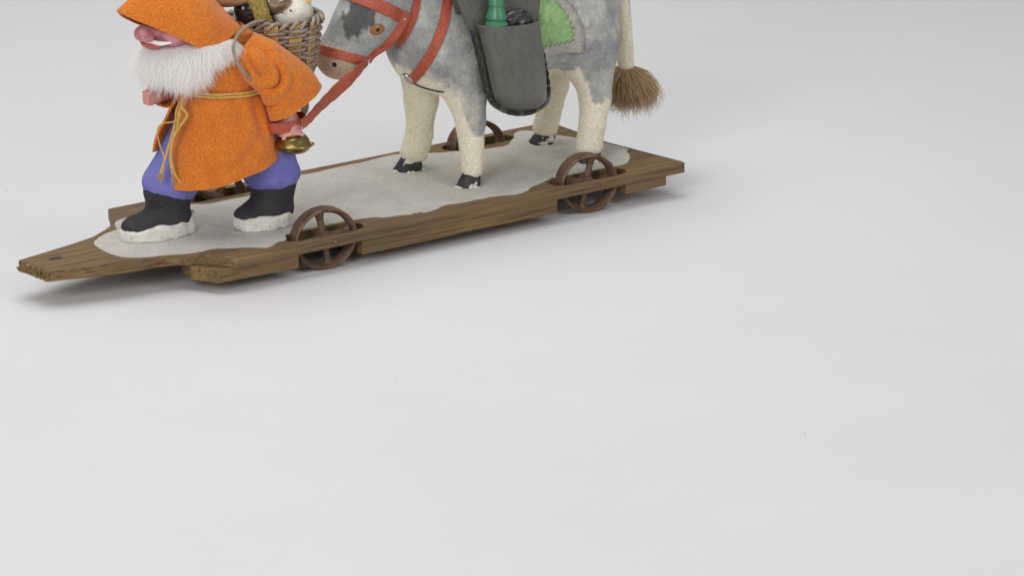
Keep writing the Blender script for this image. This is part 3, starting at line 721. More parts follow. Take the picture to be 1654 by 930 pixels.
#PART4
# ------------------------------------------------------------------ saddle cloth
def bodyring(X, ph, e):
    O = np.stack([X, 0*X+YC, 0*X+13.3], -1); d = np.stack([0*ph, -np.cos(ph), np.sin(ph)], -1)
    sh = O.shape; P = march_out(O.reshape(-1, 3), d.reshape(-1, 3)); g = grad(donkey_sdf, P)
    return (P+g*e).reshape(sh), g.reshape(sh)
cloth = empty('saddle_cloth', (29, 8, 10.8), 'green felt saddle cloth edged with silvery zigzag trim behind the saddlebag', 'saddle cloth')
PH0 = -.50
def xr(ph):
    a = np.where(ph < np.pi/2, ph, np.pi-ph); return np.interp(a, [-.5, -.1, .25, .5, .9, 1.57], [33.45, 33.25, 32.6, 31.75, 30.6, 30.0])
ph = np.linspace(PH0, np.pi-PH0, 70); u = np.linspace(0, 1, 24)
PH, U = np.meshgrid(ph, u, indexing='ij'); X = 24.5+(xr(PH)-24.5)*U
G, _ = bodyring(X, PH, .10); V, F = shell(G, -.09)
if True: mesh('felt', V, F, M['green'], cloth, sharp=60)
def saw(t): return 2*np.abs(t-np.floor(t+.5))
n = 150; ph = np.linspace(PH0, np.pi-PH0, n); z_ = saw(np.arange(n)/4.)
X = np.stack([xr(ph)-.62-.3*z_, xr(ph)-.4, xr(ph)-.12, xr(ph)+.03], 1)
G, _ = bodyring(X, np.repeat(ph[:, None], 4, 1), .2); V, F = shell(G, -.07); mesh('rear_trim', V, F, M['trim'], cloth, sharp=60)
n = 70; xx = np.linspace(24.5, float(xr(np.array(PH0)))-.55, n)
for s in (0, 1):
    P_ = np.stack([PH0+.16+.07*saw(np.arange(n)/4.), PH0+.1+0*xx, PH0+.03+0*xx, PH0-.012+0*xx], 1)
    if s: P_ = np.pi-P_
    G, _ = bodyring(np.repeat(xx[:, None], 4, 1), P_, .2); V, F = shell(G, -.07); mesh('bottom_trim', V, F, M['trim'], cloth, sharp=60)
# punched silver dots along the trim
dx_, dp_ = [], []
for k in range(64):
    p = PH0+.05+(np.pi-2*PH0-.1)*k/63
    for dx in (-.28, -.58): dx_.append(float(xr(np.array(p)))+dx); dp_.append(p+.02*(dx < -.4))
for k in range(26):
    for dp in (.05, .12): dx_.append(25+7.2*k/25+.1*(dp > .1)); dp_.append(PH0+dp)
q, g = bodyring(np.array(dx_), np.array(dp_), .225)
parts = [lathe([(.065, -.02), (.055, .03), (0, .05)], q[i], g[i], 7) for i in range(len(q))]
V, F = join(parts); mesh('silver_dots', V, F, M['steel'], cloth, stuff=True)
q, g = bodyring(xr(np.linspace(PH0, np.pi-PH0, 80))-.06, np.linspace(PH0, np.pi-PH0, 80), .26); mesh('edge_cord', *tube(q, .06, 6), M['trim'], cloth)

# ------------------------------------------------------------------ saddlebag
bag = empty('saddlebag', (26.5, 3, 7.6), 'dark leather saddlebag pouch with heavy black stitching on the donkey flank', 'bag')
def lr(y, tab): ys = [t[0] for t in tab][::-1]; return np.interp(y, ys, [t[1] for t in tab][::-1]), np.interp(y, ys, [t[2] for t in tab][::-1])
PAN = [(188, 834, 846), (186, 822, 858), (182, 811, 868), (176, 800, 878), (168, 792, 886), (158, 787, 889.5), (146, 783, 890), (130, 779, 888), (110, 774.5, 884.5), (90, 770, 880.5), (70, 765, 876.5), (50, 759, 872), (36, 753, 870), (20, 746, 871), (0, 739, 873), (-24, 733, 876)]
POU = [(176, 822, 853), (175, 816, 862), (172, 808, 868), (166, 801, 874), (158, 796, 877.5), (148, 793, 879), (130, 789, 878), (110, 785, 876), (90, 781, 873.5), (70, 776, 870.5), (50, 771, 867.5), (41, 767, 867)]
def ybag(py): return np.interp(py, [-24, 30, 100, 190], [3.75, 3.3, 3.05, 2.95])
def rows(tab, n):
    t = np.linspace(0, 1, n)**1.; i = np.linspace(0, len(tab)-1, n); return [np.array([np.interp(k, range(len(tab)), [r[c] for r in tab]) for c in range(3)]) for k in i]
G = np.array([[at(l+(r-l)*q, y, ybag(y)+.10*(2*q-1)**2) for q in np.linspace(0, 1, 22)] for y, l, r in rows(PAN, 60)])
V, F = shell(G, .16); mesh('back_panel', V, F, M['bag'], bag, sharp=50)
rws = rows(POU, 60); G = []
for i, (y, l, r) in enumerate(rws):
    v = i/(len(rws)-1); row = []
    for q in np.linspace(0, 1, 30):
        s = 2*q-1; b = (1-abs(s)**2.1)**.6*min(1, (v/.42))**.6*1.5*(.75+.25*v)+.17
        yy = y-12*q*max(0, v-.6)/.4
        p = at(l+(r-l)*q, yy, ybag(y)-.02)+np.array([0, -b, 0]); p[1] += .045*float(vnoise(p*np.array([1.6, 1.6, .35]), .9, 31, 3)); row.append(p)
    G.append(row)
G = np.array(G); V, F = shell(G, .13); mesh('pouch', V, F, M['bag'], bag, sharp=50)
ST = [((762, 51), (765, 66)), ((767, 71), (770, 85)), ((771, 90), (774.5, 104)), ((776, 109), (779, 124)), ((780, 130), (782.5, 144)), ((785, 149), (789, 158)), ((795, 165), (806, 174)), ((822, 182), (838, 184)), ((849, 183.5), (864, 179)),
      ((868.5, 174.5), (879, 164)), ((882.5, 157), (886.5, 142.5)), ((884.5, 136), (883.5, 128)), ((883, 123), (881.5, 114)), ((880, 109), (878.5, 100)), ((877.5, 95), (876, 85))]
for a, b in ST:
    a3, b3 = at(*a, ybag(a[1])-.27), at(*b, ybag(b[1])-.27); mid = (a3+b3)/2+np.array([0, -.12, 0])
    c = catmull([a3+np.array([0, .12, 0]), a3, mid, b3, b3+np.array([0, .12, 0])], 11); mesh('stitch', *tube(c, interp([.08, .13, .15, .13, .08], 11), 8), M['thread'], bag)
# leather flap that carries the bag over the donkey's back
ph = np.linspace(.55, np.pi-.2, 40); PH, X = np.meshgrid(ph, np.linspace(22.3, 29.3, 16), indexing='ij'); G, _ = bodyring(X, PH, .3); V, F = shell(G, -.16); mesh('saddle_flap', V, F, M['bag'], bag, sharp=60)
# ------------------------------------------------------------------ what the bag holds
tc = at(802, 56, 2.62)
tree = mesh('toy_fir_tree', *lathe([(.0, -.9), (.3, -.9), (.45, .2), (.52, .58), (.8, .66), (.84, .72), (.8, .8), (.68, 1.04), (.64, 1.08), (.74, 1.12), (.76, 1.2), (.7, 1.4), (.52, 2.0), (.5, 2.05), (.58, 2.1), (.58, 2.18), (.34, 3.1), (.32, 3.15), (.38, 3.2), (.1, 4.3), (0, 4.42)], (tc[0], tc[1], tc[2]), (.02, .03, 1), 40), M['tree'], None, sharp=55)
tag(tree, 'small green moulded fir tree standing in the dark saddlebag', 'toy tree')
fc = at(836, 34, 2.75)
V, F = nets(lambda p: ell(p, fc, (1.15, .55, .85))+.35*vnoise(p, 1.6, 41, 3), fc-2., fc+2., .11)
tag(mesh('crumpled_foil', V, F, M['foil'], None, smooth=False), 'dark shiny crumpled wrapping beside the green fir in the saddlebag', 'wrapping')
# ------------------------------------------------------------------ the little man in front
GY = 6.7
gnome = empty('gnome_figurine', (3.2, 6.7, ZT), 'bearded little man figurine in orange hooded felt coat, blue trousers and black boots', 'figurine')
# trousers: one continuous plaster body from the belt down
def trousers(p):
    d = ell(p, (3.6, GY, 11.0), (2.4, 2.2, 2.4))
    d = smin(d, rcone(p, (2.9, 7.7, 10.4), (.35, 8.0, 6.4), 1.7, 1.85), .8)
    d = smin(d, ell(p, (.1, 8.0, 6.05), (1.95, 1.9, 1.3)), .4)
    d = smin(d, rcone(p, (4.6, 5.7, 10.2), (6.7, 5.5, 6.8), 2.0, 1.9), .8)
    d = smin(d, ell(p, (6.85, 5.5, 6.15), (2.05, 1.9, 1.25)), .4)
    return d
V, F = nets(lambda p: trousers(p)+.1*vnoise(p, .9, 51, 3), (-3, 2.6, 4.2), (10, 11, 14), .17)
mesh('trousers', V, F, M['blue'], gnome)
def boot(c, lean, s, fl=1.):
    cx, cy = c
    def f(p):
        d = rcone(p, (cx+lean, cy, 5.5), (cx+.25, cy, 3.9), 1.66, 1.38)
        d = smin(d, ell(p, (cx+.25, cy, 3.55), (1.5, 1.4, .95)), .5)
        d = smin(d, ell(p, (cx-1.75*fl, cy+.1, 3.45), (1.75-.35*(1-fl), 1.35, .78)), .9)
        return d
    def sole(p):
        q = p*np.array([1, 1, .35]); z_ = p[..., 2]-ZT
        d = ell(q, (cx-.72+.75*(1-fl), cy+.05, .35*(ZT+.3)), (2.95-1.5*(1-fl), 1.72, 1.4)); t_ = (p[..., 0]-cx)/2.3
        return smin(-d, -(z_-(1.08+.16*t_+.34*np.clip(t_, 0, 1)**2+.09*np.sin(p[..., 0]*2.3+s)+.12*vnoise(p, 1.2, 7))), .25)*-1
    V, F = nets(lambda p: np.maximum(f(p), ZT+.1-p[..., 2])+.07*vnoise(p, 1.1, 52+s, 3), (cx-4.2, cy-2.4, ZT-.2), (cx+3.2, cy+2.4, 6.4), .14)
    b = mesh('boot', V, F, M['boot'], gnome)
    V, F = nets(lambda p: np.maximum(np.minimum(sole(p), f(p)-.0) if False else sole(p), ZT+.02-p[..., 2])+.14*vnoise(p, 1.7, 54+s, 4), (cx-4.6, cy-2.4, ZT-.3), (cx+3.2, cy+2.4, 4.6), .12)
    mesh('snowy_sole', V, F, M['snow_lump'], b)
boot((-.25, 8.0), .1, 0); boot((6.6, 5.45), .3, 3, .62)
# upper body under the coat, head and face in one skin
def headf(p):
    d = rcone(p, (3.5, GY, 11.5), (3.4, GY, 15.2), 2.1, 2.0)
    d = smin(d, ell(p, (.35, GY, 17.3), (2.1, 2.0, 2.1)), .8)
    d = smin(d, ell(p, (-2.1, GY, 17.25), (1.1, .68, .55)), .35)       # nose
    d = smin(d, ell(p, (-2.7, GY, 17.15), (.58, .62, .52)), .2)
    for s in (-1, 1):
        d = smin(d, ell(p, (-1.0, GY+s*1.25, 17.05), (.85, .8, .75)), .35)   # cheeks
        d = smin(d, ell(p, (-2.55, GY+s*.55, 16.95), (.35, .3, .3)), .15)
        d = np.maximum(d, -(ell(p, (-1.55, GY+s*.8, 18.1), (.45, .42, .32))))
    return d
V, F = nets(headf, (-4.0, 3.6, 9.6), (6.2, 9.8, 20.4), .14)
C = np.full(len(V), .5)
head = mesh('head', V, F, M['face'], gnome)
def mouth(pix, Ys, rad, n=30):
    h = [at(x, y, Y_) for (x, y), Y_ in zip(pix, Ys)]; full_ = [np.array([q[0], 2*GY-q[1], q[2]]) for q in h[:0:-1]]+h
    c = catmull(full_, n); return c, rad*np.maximum(np.sin(np.linspace(.12, np.pi-.12, n)), .1)**.6
c, r = mouth([(238, 66.5), (247, 69), (256, 70.5), (267, 70.5), (277, 69)], [6.7, 6.12, 5.65, 5.25, 4.95], .2); mesh('teeth', *tube(c, r, 9, flat=.6), M['tooth'], head)
c, r = mouth([(239, 73), (246, 74.5), (254, 74), (262, 72)], [6.7, 6.2, 5.8, 5.5], .24); mesh('lower_lip', *tube(c, r, 9), M['lip'], head)
for s in (-1, 1):
    mesh('eyeball', *lathe([(.05, -.2), (.2, -.1), (.24, 0), (.18, .12), (.05, .18)], (-1.35, GY+s*.8, 18.1), (-1, s*.4, .1), 14), M['tooth'], head)
    mesh('nostril', *lathe([(.08, -.08), (.07, .02), (0, .03)], (-2.72, GY+s*.72, 17.02), (-.5, s*.8, -.1), 10), M['dark'], head)
# coat skirt and body: felt sheet wrapped round, open at the front
TH0, TH1 = math.radians(-19), math.radians(326)
def coat_pt(th, z):
    zz = [6.0, 7.5, 9, 10.5, 12.0, 13.0, 14.2, 15.4, 16.4, 17.0]
    ax = np.interp(z, zz, [4.25, 4.05, 3.8, 3.45, 3.05, 2.95, 3.05, 2.9, 2.3, 1.6]); ay = np.interp(z, zz, [3.75, 3.6, 3.4, 3.15, 2.85, 2.75, 2.85, 2.7, 2.1, 1.5])
    cx = np.interp(z, [6, 12, 17], [3.7, 3.55, 3.4]); k = np.clip((12.2-z)/6, 0, 1)
    f = 1+k*(.035*np.sin(4*th+1.2)+.022*np.sin(7*th+.5)+.014*np.sin(11*th+z*.3))+.012*np.sin(15*th+z*.8)*np.exp(-((z-11.6)/1.3)**2)+.05*np.exp(-((z-12.9)/.9)**2)*np.sin(9*th)*.35-.05*np.exp(-((z-12.75)/.35)**2)
    # the far front flap swings open
    fl = 1+.42*np.clip(k*2.2, 0, 1)*np.exp(-((th-math.radians(334))/.42)**2)*(th > 4)
    cs, sn = np.sign(np.cos(th))*np.abs(np.cos(th))**.88, np.sign(np.sin(th))*np.abs(np.sin(th))**.88
    return np.stack([cx-ax*f*fl*cs, GY-.15-ay*f*sn, z], -1)
th = np.linspace(0, 1, 170); v = np.linspace(0, 1, 70); THm, Vm = np.meshgrid(th, v, indexing='xy')
THm = TH0-.12*np.clip(1-Vm*1.6, 0, 1)*0+THm*(TH1-TH0+math.radians(28)*sm(Vm, .25, .62))
hem = 6.1+1.75*sm(THm, .3, 2.4)+.07*np.sin(3*THm)+.5*np.clip((THm-4.1)/1.4, 0, 1)
Z = hem+(17.0-hem)*Vm
G = coat_pt(THm, Z); G = G+.06*vnoise(G, .9, 61, 3)[..., None]*np.array([1, 1, 0])
for pix, wd_, dp_ in (([(318, 164), (326, 182), (330, 205)], .22, .13), ([(352, 160), (350, 178), (342, 200)], .2, .12), ([(380, 157), (390, 172), (396, 195)], .22, .16), ([(412, 165), (420, 190), (428, 225)], .3, .2), ([(300, 250), (330, 238), (368, 236)], .35, .1), ([(385, 262), (405, 240), (420, 215)], .3, .1), ([(372, 128), (385, 140), (398, 145)], .2, .15)):
    q = catmull([at(x, y, 3.3) for x, y in pix], 24); dd = np.linalg.norm((G[:, :, None]-q[None, None])*np.array([1, .3, 1]), axis=-1); jn = dd.argmin(-1); dd = dd.min(-1)
    fade = np.sin(np.pi*np.clip(jn/23., .04, .96))**.5*(G[..., 1] < GY); G[..., 1] += fade*(dp_*np.exp(-(dd/wd_)**2)-.5*dp_*np.exp(-((dd-2.2*wd_)/(1.4*wd_))**2))
G[:2] += .05*vnoise(G[:2], 3.0, 66, 2)[..., None]
V, F = shell(G, .16); coat = mesh('coat', V, F, M['orange'], gnome, sharp=60)
fuz = []
def fuzz(V, F, n, parent, lo=.04, hi=.12, name='coat_nap', flip=False):
    P, N, _ = sample(V, F, n); D = N*.6+RNG.normal(size=P.shape)*.6; D /= np.linalg.norm(D, axis=1)[:, None]
    mesh(name, *blades(P-D*.01, D, RNG.uniform(lo, hi, n), .008), M['fibre_orange'], parent, smooth=False, stuff=True)
fuzz(V, F, 26000, coat)
# sleeves
def sleeve(path, ra, rb, rollv, folds, nm, parent, creases=()):
    n, m = 110, 120; C = catmull(path, n); T, N, B = frames(C)
    side = np.asarray(rollv, float); N = side-T*(T@side)[:, None]; N /= np.linalg.norm(N, axis=1)[:, None]; B = np.cross(T, N)
    A, Bq = interp(ra, n), interp(rb, n); a = np.linspace(0, 2*np.pi, m, endpoint=False); G = []
    for i in range(n):
        t = i/(n-1); w_ = 1+.0*a
        for (tc_, wd_, amp, ph_, sp_) in folds: w_ = w_+amp*np.exp(-((t-tc_-.10*np.cos(a-ph_))/wd_)**2)*np.exp(-(np.angle(np.exp(1j*(a-ph_)))/sp_)**2)
        G.append(C[i]+A[i]*(np.cos(a)*w_)[:, None]*N[i]+Bq[i]*(np.sin(a)*w_)[:, None]*B[i])
    G = np.array(G); G = G+.05*vnoise(G, 1.1, 71, 3)[..., None]
    Nv = np.cross(np.gradient(G, axis=0), np.roll(G, -1, 1)-np.roll(G, 1, 1)); Nv /= np.linalg.norm(Nv, axis=2)[..., None]+1e-9
    cen = C[:, None]; Nv = np.where(((G-cen)*Nv).sum(-1, keepdims=True) < 0, -Nv, Nv)
    for pix, wd_, dp_ in creases:      # pinched creases in the felt, along lines on the outer side
        q = catmull([at(x, y, 2.2) for x, y in pix], 24)
        dd = np.linalg.norm((G[:, :, None]-q[None, None])*np.array([1, .25, 1]), axis=-1); jn = dd.argmin(-1); dd = dd.min(-1)
        fade = np.sin(np.pi*np.clip(jn/23., .04, .96))**.5; outw = np.clip((-Nv[..., 1]+.1)/.5, 0, 1)
        G = G+Nv*(outw*fade*(-dp_*np.exp(-(dd/wd_)**2)+.45*dp_*np.exp(-((dd-2.1*wd_)/(1.3*wd_))**2)))[..., None]
    V, F = shell(G, -.16, True); o = mesh(nm, V, F, M['orange'], parent, sharp=60); fuzz(V, F, 8000, o, name='sleeve_nap'); return o
# near arm, reaching back to lead the donkey
p0, p1, p2, p3, p4 = at(392, 76, 4.4), at(418, 97, 3.7), at(449, 123, 3.2), at(467, 144, 3.05), at(478, 166, 3.0)
sleeve([p0, p1, p2, p3, p4], [1.15, 1.55, 1.65, 1.95, 2.15], [1.1, 1.3, 1.15, 1.05, 1.0], (.85, 0, .5), [(.62, .04, -.2, 2.9, .6), (.5, .05, .12, 2.9, .6)], 'sleeve', gnome, [([(411, 84), (414, 98), (419, 112), (428, 126)], .17, .62), ([(447, 106), (451, 118), (451, 131), (444, 142), (433, 148)], .2, .6), ([(396, 92), (402, 82), (412, 74)], .14, .3), ([(400, 128), (412, 143), (424, 150)], .16, .45), ([(425, 75), (433, 88), (440, 100)], .22, .2), ([(462, 150), (475, 160), (490, 160)], .3, .12)])
# far arm, bent across the front
q3 = at(250, 160, 9.0)
sleeve([(3.4, 9.0, 15.6), (2.9, 10.1, 14.0), (1.9, 10.2, 12.7), (q3[0]+1.1, 9.3, 12.2)], [1.1, 1.35, 1.35, 1.25], [1.1, 1.2, 1.15, 1.1], (.5, 0, .8), [(.5, .07, -.15, 0, 1.)], 'sleeve', gnome)
# fists: palm with four curled fingers and a thumb
def fist(c, fwd, down, size, nm):
    fwd = np.asarray(fwd, float); fwd /= np.linalg.norm(fwd); down = np.asarray(down, float); down -= fwd*(down@fwd); down /= np.linalg.norm(down); side = np.cross(fwd, down)
    def W(a, b, e): return np.asarray(c)+size*(a*fwd+b*down+e*side)
    def f(p):
        d = rcone(p, W(-1.5, 0, 0), W(-.3, 0, 0), size*.42, size*.55); d = smin(d, ell((p-np.asarray(c))@np.stack([fwd, down, side], 1), (0, 0, 0), (size*.7, size*.62, size*.42)), .2*size)
        for k in range(4):
            o = -.42+.28*k; L = [.9, 1.0, .95, .8][k]
            A, B_, C_, D_ = W(.35, o, .28), W(.78*L, o, .18), W(.74*L, o, -.28), W(.3, o, -.42)
            for u_, v_ in ((A, B_), (B_, C_), (C_, D_)): d = smin(d, rcone(p, u_, v_, size*.17, size*.155), .05*size)
        d = smin(d, rcone(p, W(-.1, -.5, -.3), W(.55, -.35, -.52), size*.2, size*.15), .1*size)
        return d
    V, F = nets(f, np.asarray(c)-2.2*size, np.asarray(c)+2.2*size, .085*size); mesh(nm, V, F, M['skin'], gnome)
HN = at(468, 209, 3.15); fist(HN, (.15, -.15, -1.), (1., -.35, .1), 1.4, 'hand')
HF = at(247, 157, 9.0); fist(HF, (-1, -.25, .05), (0, .1, -1), .85, 'hand')
# hood: pointed felt sheet over head and shoulders
H = np.array([
 [(.20, 4.0, 16.2), (-1.25, 4.45, 17.05), (-2.75, 5.2, 17.85), (-3.9, 6.0, 18.45), (-4.65, 6.8, 19.0)],
 [(1.35, 3.65, 16.25), (0, 3.75, 17.5), (-1.0, 4.4, 18.8), (-2.0, 5.5, 19.8), (-2.6, 6.8, 20.3)],
 [(2.4, 3.7, 16.75), (1.4, 3.9, 18.0), (.4, 4.5, 19.4), (-.5, 5.6, 20.6), (-.9, 6.8, 21.2)],
 [(3.5, 4.2, 17.0), (2.45, 4.6, 18.2), (1.4, 5.1, 19.6), (.4, 5.9, 20.8), (0, 6.8, 21.6)],
 [(4.2, 5.3, 17.1), (3.0, 5.6, 18.4), (1.9, 6.0, 19.8), (.9, 6.4, 20.9), (.4, 6.8, 21.4)],
 [(4.4, 6.4, 17.1), (3.2, 6.5, 18.5), (2.1, 6.6, 19.7), (1.1, 6.7, 20.6), (.6, 6.8, 21.0)]])
full = []
for r in H:
    mir_ = [(x, 2*6.8-y, z) for x, y, z in r[:-1]][::-1]; full.append(catmull(list(map(tuple, r))+mir_, 60))
full = np.array(full); G = np.stack([catmull(full[:, j], 44) for j in range(60)], 1); G = G+.07*vnoise(G, .7, 81, 3)[..., None]
V, F = shell(G, -.17); hood = mesh('hood', V, F, M['orange'], gnome, sharp=60); fuzz(V, F, 12000, hood, name='hood_nap')
# beard: fur over a soft white core
def beard_core(p):
    d = ell(p, (-1.05, GY, 15.25), (1.3, 1.8, 1.1))
    for s in (-1, 1):
        d = smin(d, ell(p, (-.2, GY+s*1.6, 15.2), (1.35, 1.2, 1.2)), .5); d = smin(d, ell(p, (1.15, GY+s*2.5, 15.85), (1.25, .8, .75)), .5); d = smin(d, ell(p, (2.2, GY+s*2.9, 16.05), (.8, .45, .6)), .4)
    return d
V, F = nets(beard_core, (-4, 2.6, 12.5), (5, 11, 17.6), .16); beard = mesh('beard', V, F, M['beard'], gnome)
P, N, _ = sample(V, F, 36000); ok = (P[:, 1] < 9.5); P, N = P[ok], N[ok]; n = len(P)
dwn = np.array([-.05, -.12, -1.]); ln = RNG.uniform(.5, 1.3, n)*(1-.4*np.clip(P[:, 0]/1.6, 0, 1))
N2 = N*np.array([1, 1, .35])
k = np.linspace(0, 1, 6)[None, :, None]; jit = RNG.normal(size=(n, 1, 3))*.22
cl_ = vnoise(P, 1.3, 91, 3)[:, None]*1.3
side_ = np.stack([cl_[:, 0], -cl_[:, 0]*.5, 0*cl_[:, 0]], 1)
pts = P[:, None]+ln[:, None, None]*(N2[:, None]*(.62*k-.18*k**2)+(dwn+np.array([.35, 0, .1])*np.clip((P[:, :1]-1)/2, 0, 1))[:, None]*(.25*k+.55*k**1.7)+jit*k**1.5+side_[:, None]*.35*k**1.4)
V, F = ribbons(RNG, pts, .015); mesh('beard_fur', V, F, M['beard'], beard, stuff=True)
P, N, _ = sample(*nets(beard_core, (-4, 2.6, 12.5), (5, 11, 17.6), .3), 160); n = len(P); ln = RNG.uniform(1.0, 1.9, n)
pts = P[:, None]+ln[:, None, None]*(N[:, None]*(.6*k-.15*k**2)+np.array([.1, -.12, -1.])*(.2*k+.6*k**1.6)+RNG.normal(size=(n, 1, 3))*.2*k)
mesh('stray_hairs', *ribbons(RNG, pts, .014), M['beard'], beard, stuff=True)
# belt cord, tied in front with hanging ends
belt = empty('belt_cord', (.5, 6, 12.6), 'thin yellow cord tied round the orange coat with frayed ends hanging', 'cord')
for dz, dr in ((0, .26), (-.19, .27)):
    t_ = np.linspace(0, 2*np.pi, 120, endpoint=False); zz = 12.72+dz+.1*np.cos(t_)+.0*t_
    P_ = coat_pt(t_, zz); c0 = np.array([3.5, GY-.15, 0]); d_ = P_-c0; d_[:, 2] = 0; d_ /= np.linalg.norm(d_, axis=1)[:, None]
    mesh('cord', *tube(P_+d_*dr, .085, 7, True), M['cord'], belt)
kn = coat_pt(np.array([.10]), np.array([12.62]))[0]+np.array([-.35, -.1, 0])
V, F = nets(lambda p: ell(p, kn, (.22, .24, .2))+.05*vnoise(p, 5., 3), kn-.5, kn+.5, .06); mesh('knot', V, F, M['cord'], belt)
def hang(pix, r, Ys):
    c = catmull([kn]+[at(x, y, Y_) for (x, y), Y_ in zip(pix, Ys)], 50); d_ = frames(c)[1]
    mesh('cord_end', *tube(c, r, 6), M['cord'], belt)
    e = c[-1]; t_ = c[-1]-c[-4]; t_ /= np.linalg.norm(t_); n = 26; kk = np.linspace(0, 1, 4)[None, :, None]
    pts = e+RNG.normal(size=(n, 1, 3))*r*.4+(t_+RNG.normal(size=(n, 1, 3))*.28)*kk*RNG.uniform(.3, .55, (n, 1, 1)); mesh('frayed_end', *strands(RNG, pts, .018), M['cord'], belt, stuff=True)
hang([(293, 172), (302, 186), (290, 205), (279, 225), (276, 255), (282, 280), (293, 296)], .1, [5.2, 5.1, 5.5, 5.75, 5.8, 5.75, 5.7])
hang([(290, 178), (285, 210), (276, 232), (275, 260), (279, 284)], .075, [5.4, 5.6, 5.85, 5.9, 5.9])
hang([(286, 175), (283, 200), (274, 230), (267, 255), (259, 280)], .08, [5.6, 5.7, 5.9, 6.0, 6.1])
hang([(291, 176), (290, 190), (280, 197), (262, 200), (254, 212), (258, 234), (266, 258), (262, 283)], .055, [5.4, 5.4, 5.5, 5.8, 6.0, 6.1, 6.05, 6.05])
# ------------------------------------------------------------------ brass bell held in the near hand
bc = at(473, 233, 3.1)
bell = mesh('brass_bell', *lathe([(0, -.72), (.45, -.7), (.9, -.56), (1.18, -.28), (1.24, -.1), (1.36, -.05), (1.4, .02), (1.36, .08), (1.22, .12), (1.1, .36), (.8, .55), (.62, .6), (.5, .64), (.3, .74), (0, .76)][::-1] and [(0, -.64), (.45, -.62), (.9, -.5), (1.14, -.3), (1.22, -.12), (1.34, -.07), (1.38, 0), (1.34, .06), (1.22, .14), (1.12, .4), (.9, .66), (.6, .8), (.3, .86), (0, .87)], bc, (.05, 0, 1), 56), M['brass'], None)
tag(bell, 'round brass bell hanging from the fist below the rein loop', 'bell')
mesh('lug', *lathe([(0, -.16), (.15, -.1), (.17, 0), (.15, .1), (0, .16)], bc+np.array([.98, -.78, .0]), (0, 0, 1), 14, 1.6), M['brass'], bell)
# ------------------------------------------------------------------ basket on his back
BC = np.array([8.7, 7.45]); ZB0, ZB1 = 13.15, 16.55
basket = empty('wicker_basket', (8.9, 7.4, ZB0), 'woven basket of grey willow and straw stakes carried on the back of the little man', 'basket')
NS = 11
def brad(z): return np.interp(z, [ZB0, ZB0+.5, ZB1], [2.45, 2.75, 3.15])
PHB = math.radians(-90-51+11.)
for k in range(NS):
    a = PHB+2*np.pi*k/NS; zz = np.linspace(ZB0-.05, ZB1+.05, 14); w_ = .5
    parts = []
    for j in range(6):       # a flat bundle of straws
        o_ = (j-2.5)*w_*2/6; r = brad(zz)+.02*np.sin(zz*7+j); aa = a+o_/r
        parts.append(tube(np.stack([BC[0]+r*np.cos(aa), BC[1]+r*np.sin(aa), zz+.03*((j*7) % 3)], 1), .088, 6))
    V, F = join(parts); st = mesh('stake', V, F, M['straw'], basket)
rowsz = np.linspace(ZB0+.15, ZB1-.28, 13)
for i, z in enumerate(rowsz):
    t_ = np.linspace(0, 2*np.pi, 132, endpoint=False); ph_ = (t_-PHB)*NS/2+np.pi*i
    r = brad(z)+.17*np.tanh(2.6*np.cos(ph_)); zz = z+.05*np.sin(t_*2+i*1.7)+.03*np.sin(5*t_+i)
    mesh('weaver', *tube(np.stack([BC[0]+r*np.cos(t_), BC[1]+r*np.sin(t_), zz], 1), .125+.012*np.sin(i*2.3), 7, True), M['willow'], basket)
for k in range(26):          # twisted border
    a = 2*np.pi*k/26+.1*random.random(); c = []
    for u_ in np.linspace(0, 1, 8):
        aa = a+.42*u_; r = brad(ZB1)+.24*math.cos(np.pi*u_); c.append((BC[0]+r*np.cos(aa), BC[1]+r*np.sin(aa), ZB1-.22+.42*math.sin(np.pi*u_*.9)+.06*random.random()))
    mesh('border_rod', *tube(catmull(c, 12), interp([.1, .15, .15, .1], 12), 7), M['willow'], basket)
bt = lathe([(0, 0), (2.3, 0), (2.35, .15), (0, .15)], (BC[0], BC[1], ZB0-.08), ns=30); mesh('bottom', *bt, M['willow'], basket)
knob = at(509, 30, 6.3); V, F = nets(lambda p: ell(p, knob, (.45, .4, .35))+.2*vnoise(p, 2.6, 5), knob-1, knob+1, .09); mesh('border_end', V, F, M['willow'], basket)
sp_ = catmull([at(428, 33, 5.6), at(410, 37, 4.7), at(396, 45, 4.0), at(384, 57, 3.45), at(377, 74, 2.7), at(379, 92, 2.5), at(388, 110, 2.4), at(399, 122, 2.6), at(406, 130, 3.2), (4.8, 4.4, 13.2), (6.2, 6.0, 13.4)], 80)
mesh('carrying_strap', *tube(sp_, .125, 8), M['twine'], basket)
sp_ = catmull([(6.0, 8.6, 17.0), (4.2, 9.2, 17.2), (2.9, 9.9, 16.2), (2.6, 10.0, 15.0), (3.6, 9.8, 13.6), (6.2, 8.8, 13.4)], 60)
mesh('carrying_strap', *tube(sp_, .125, 8), M['twine'], basket)
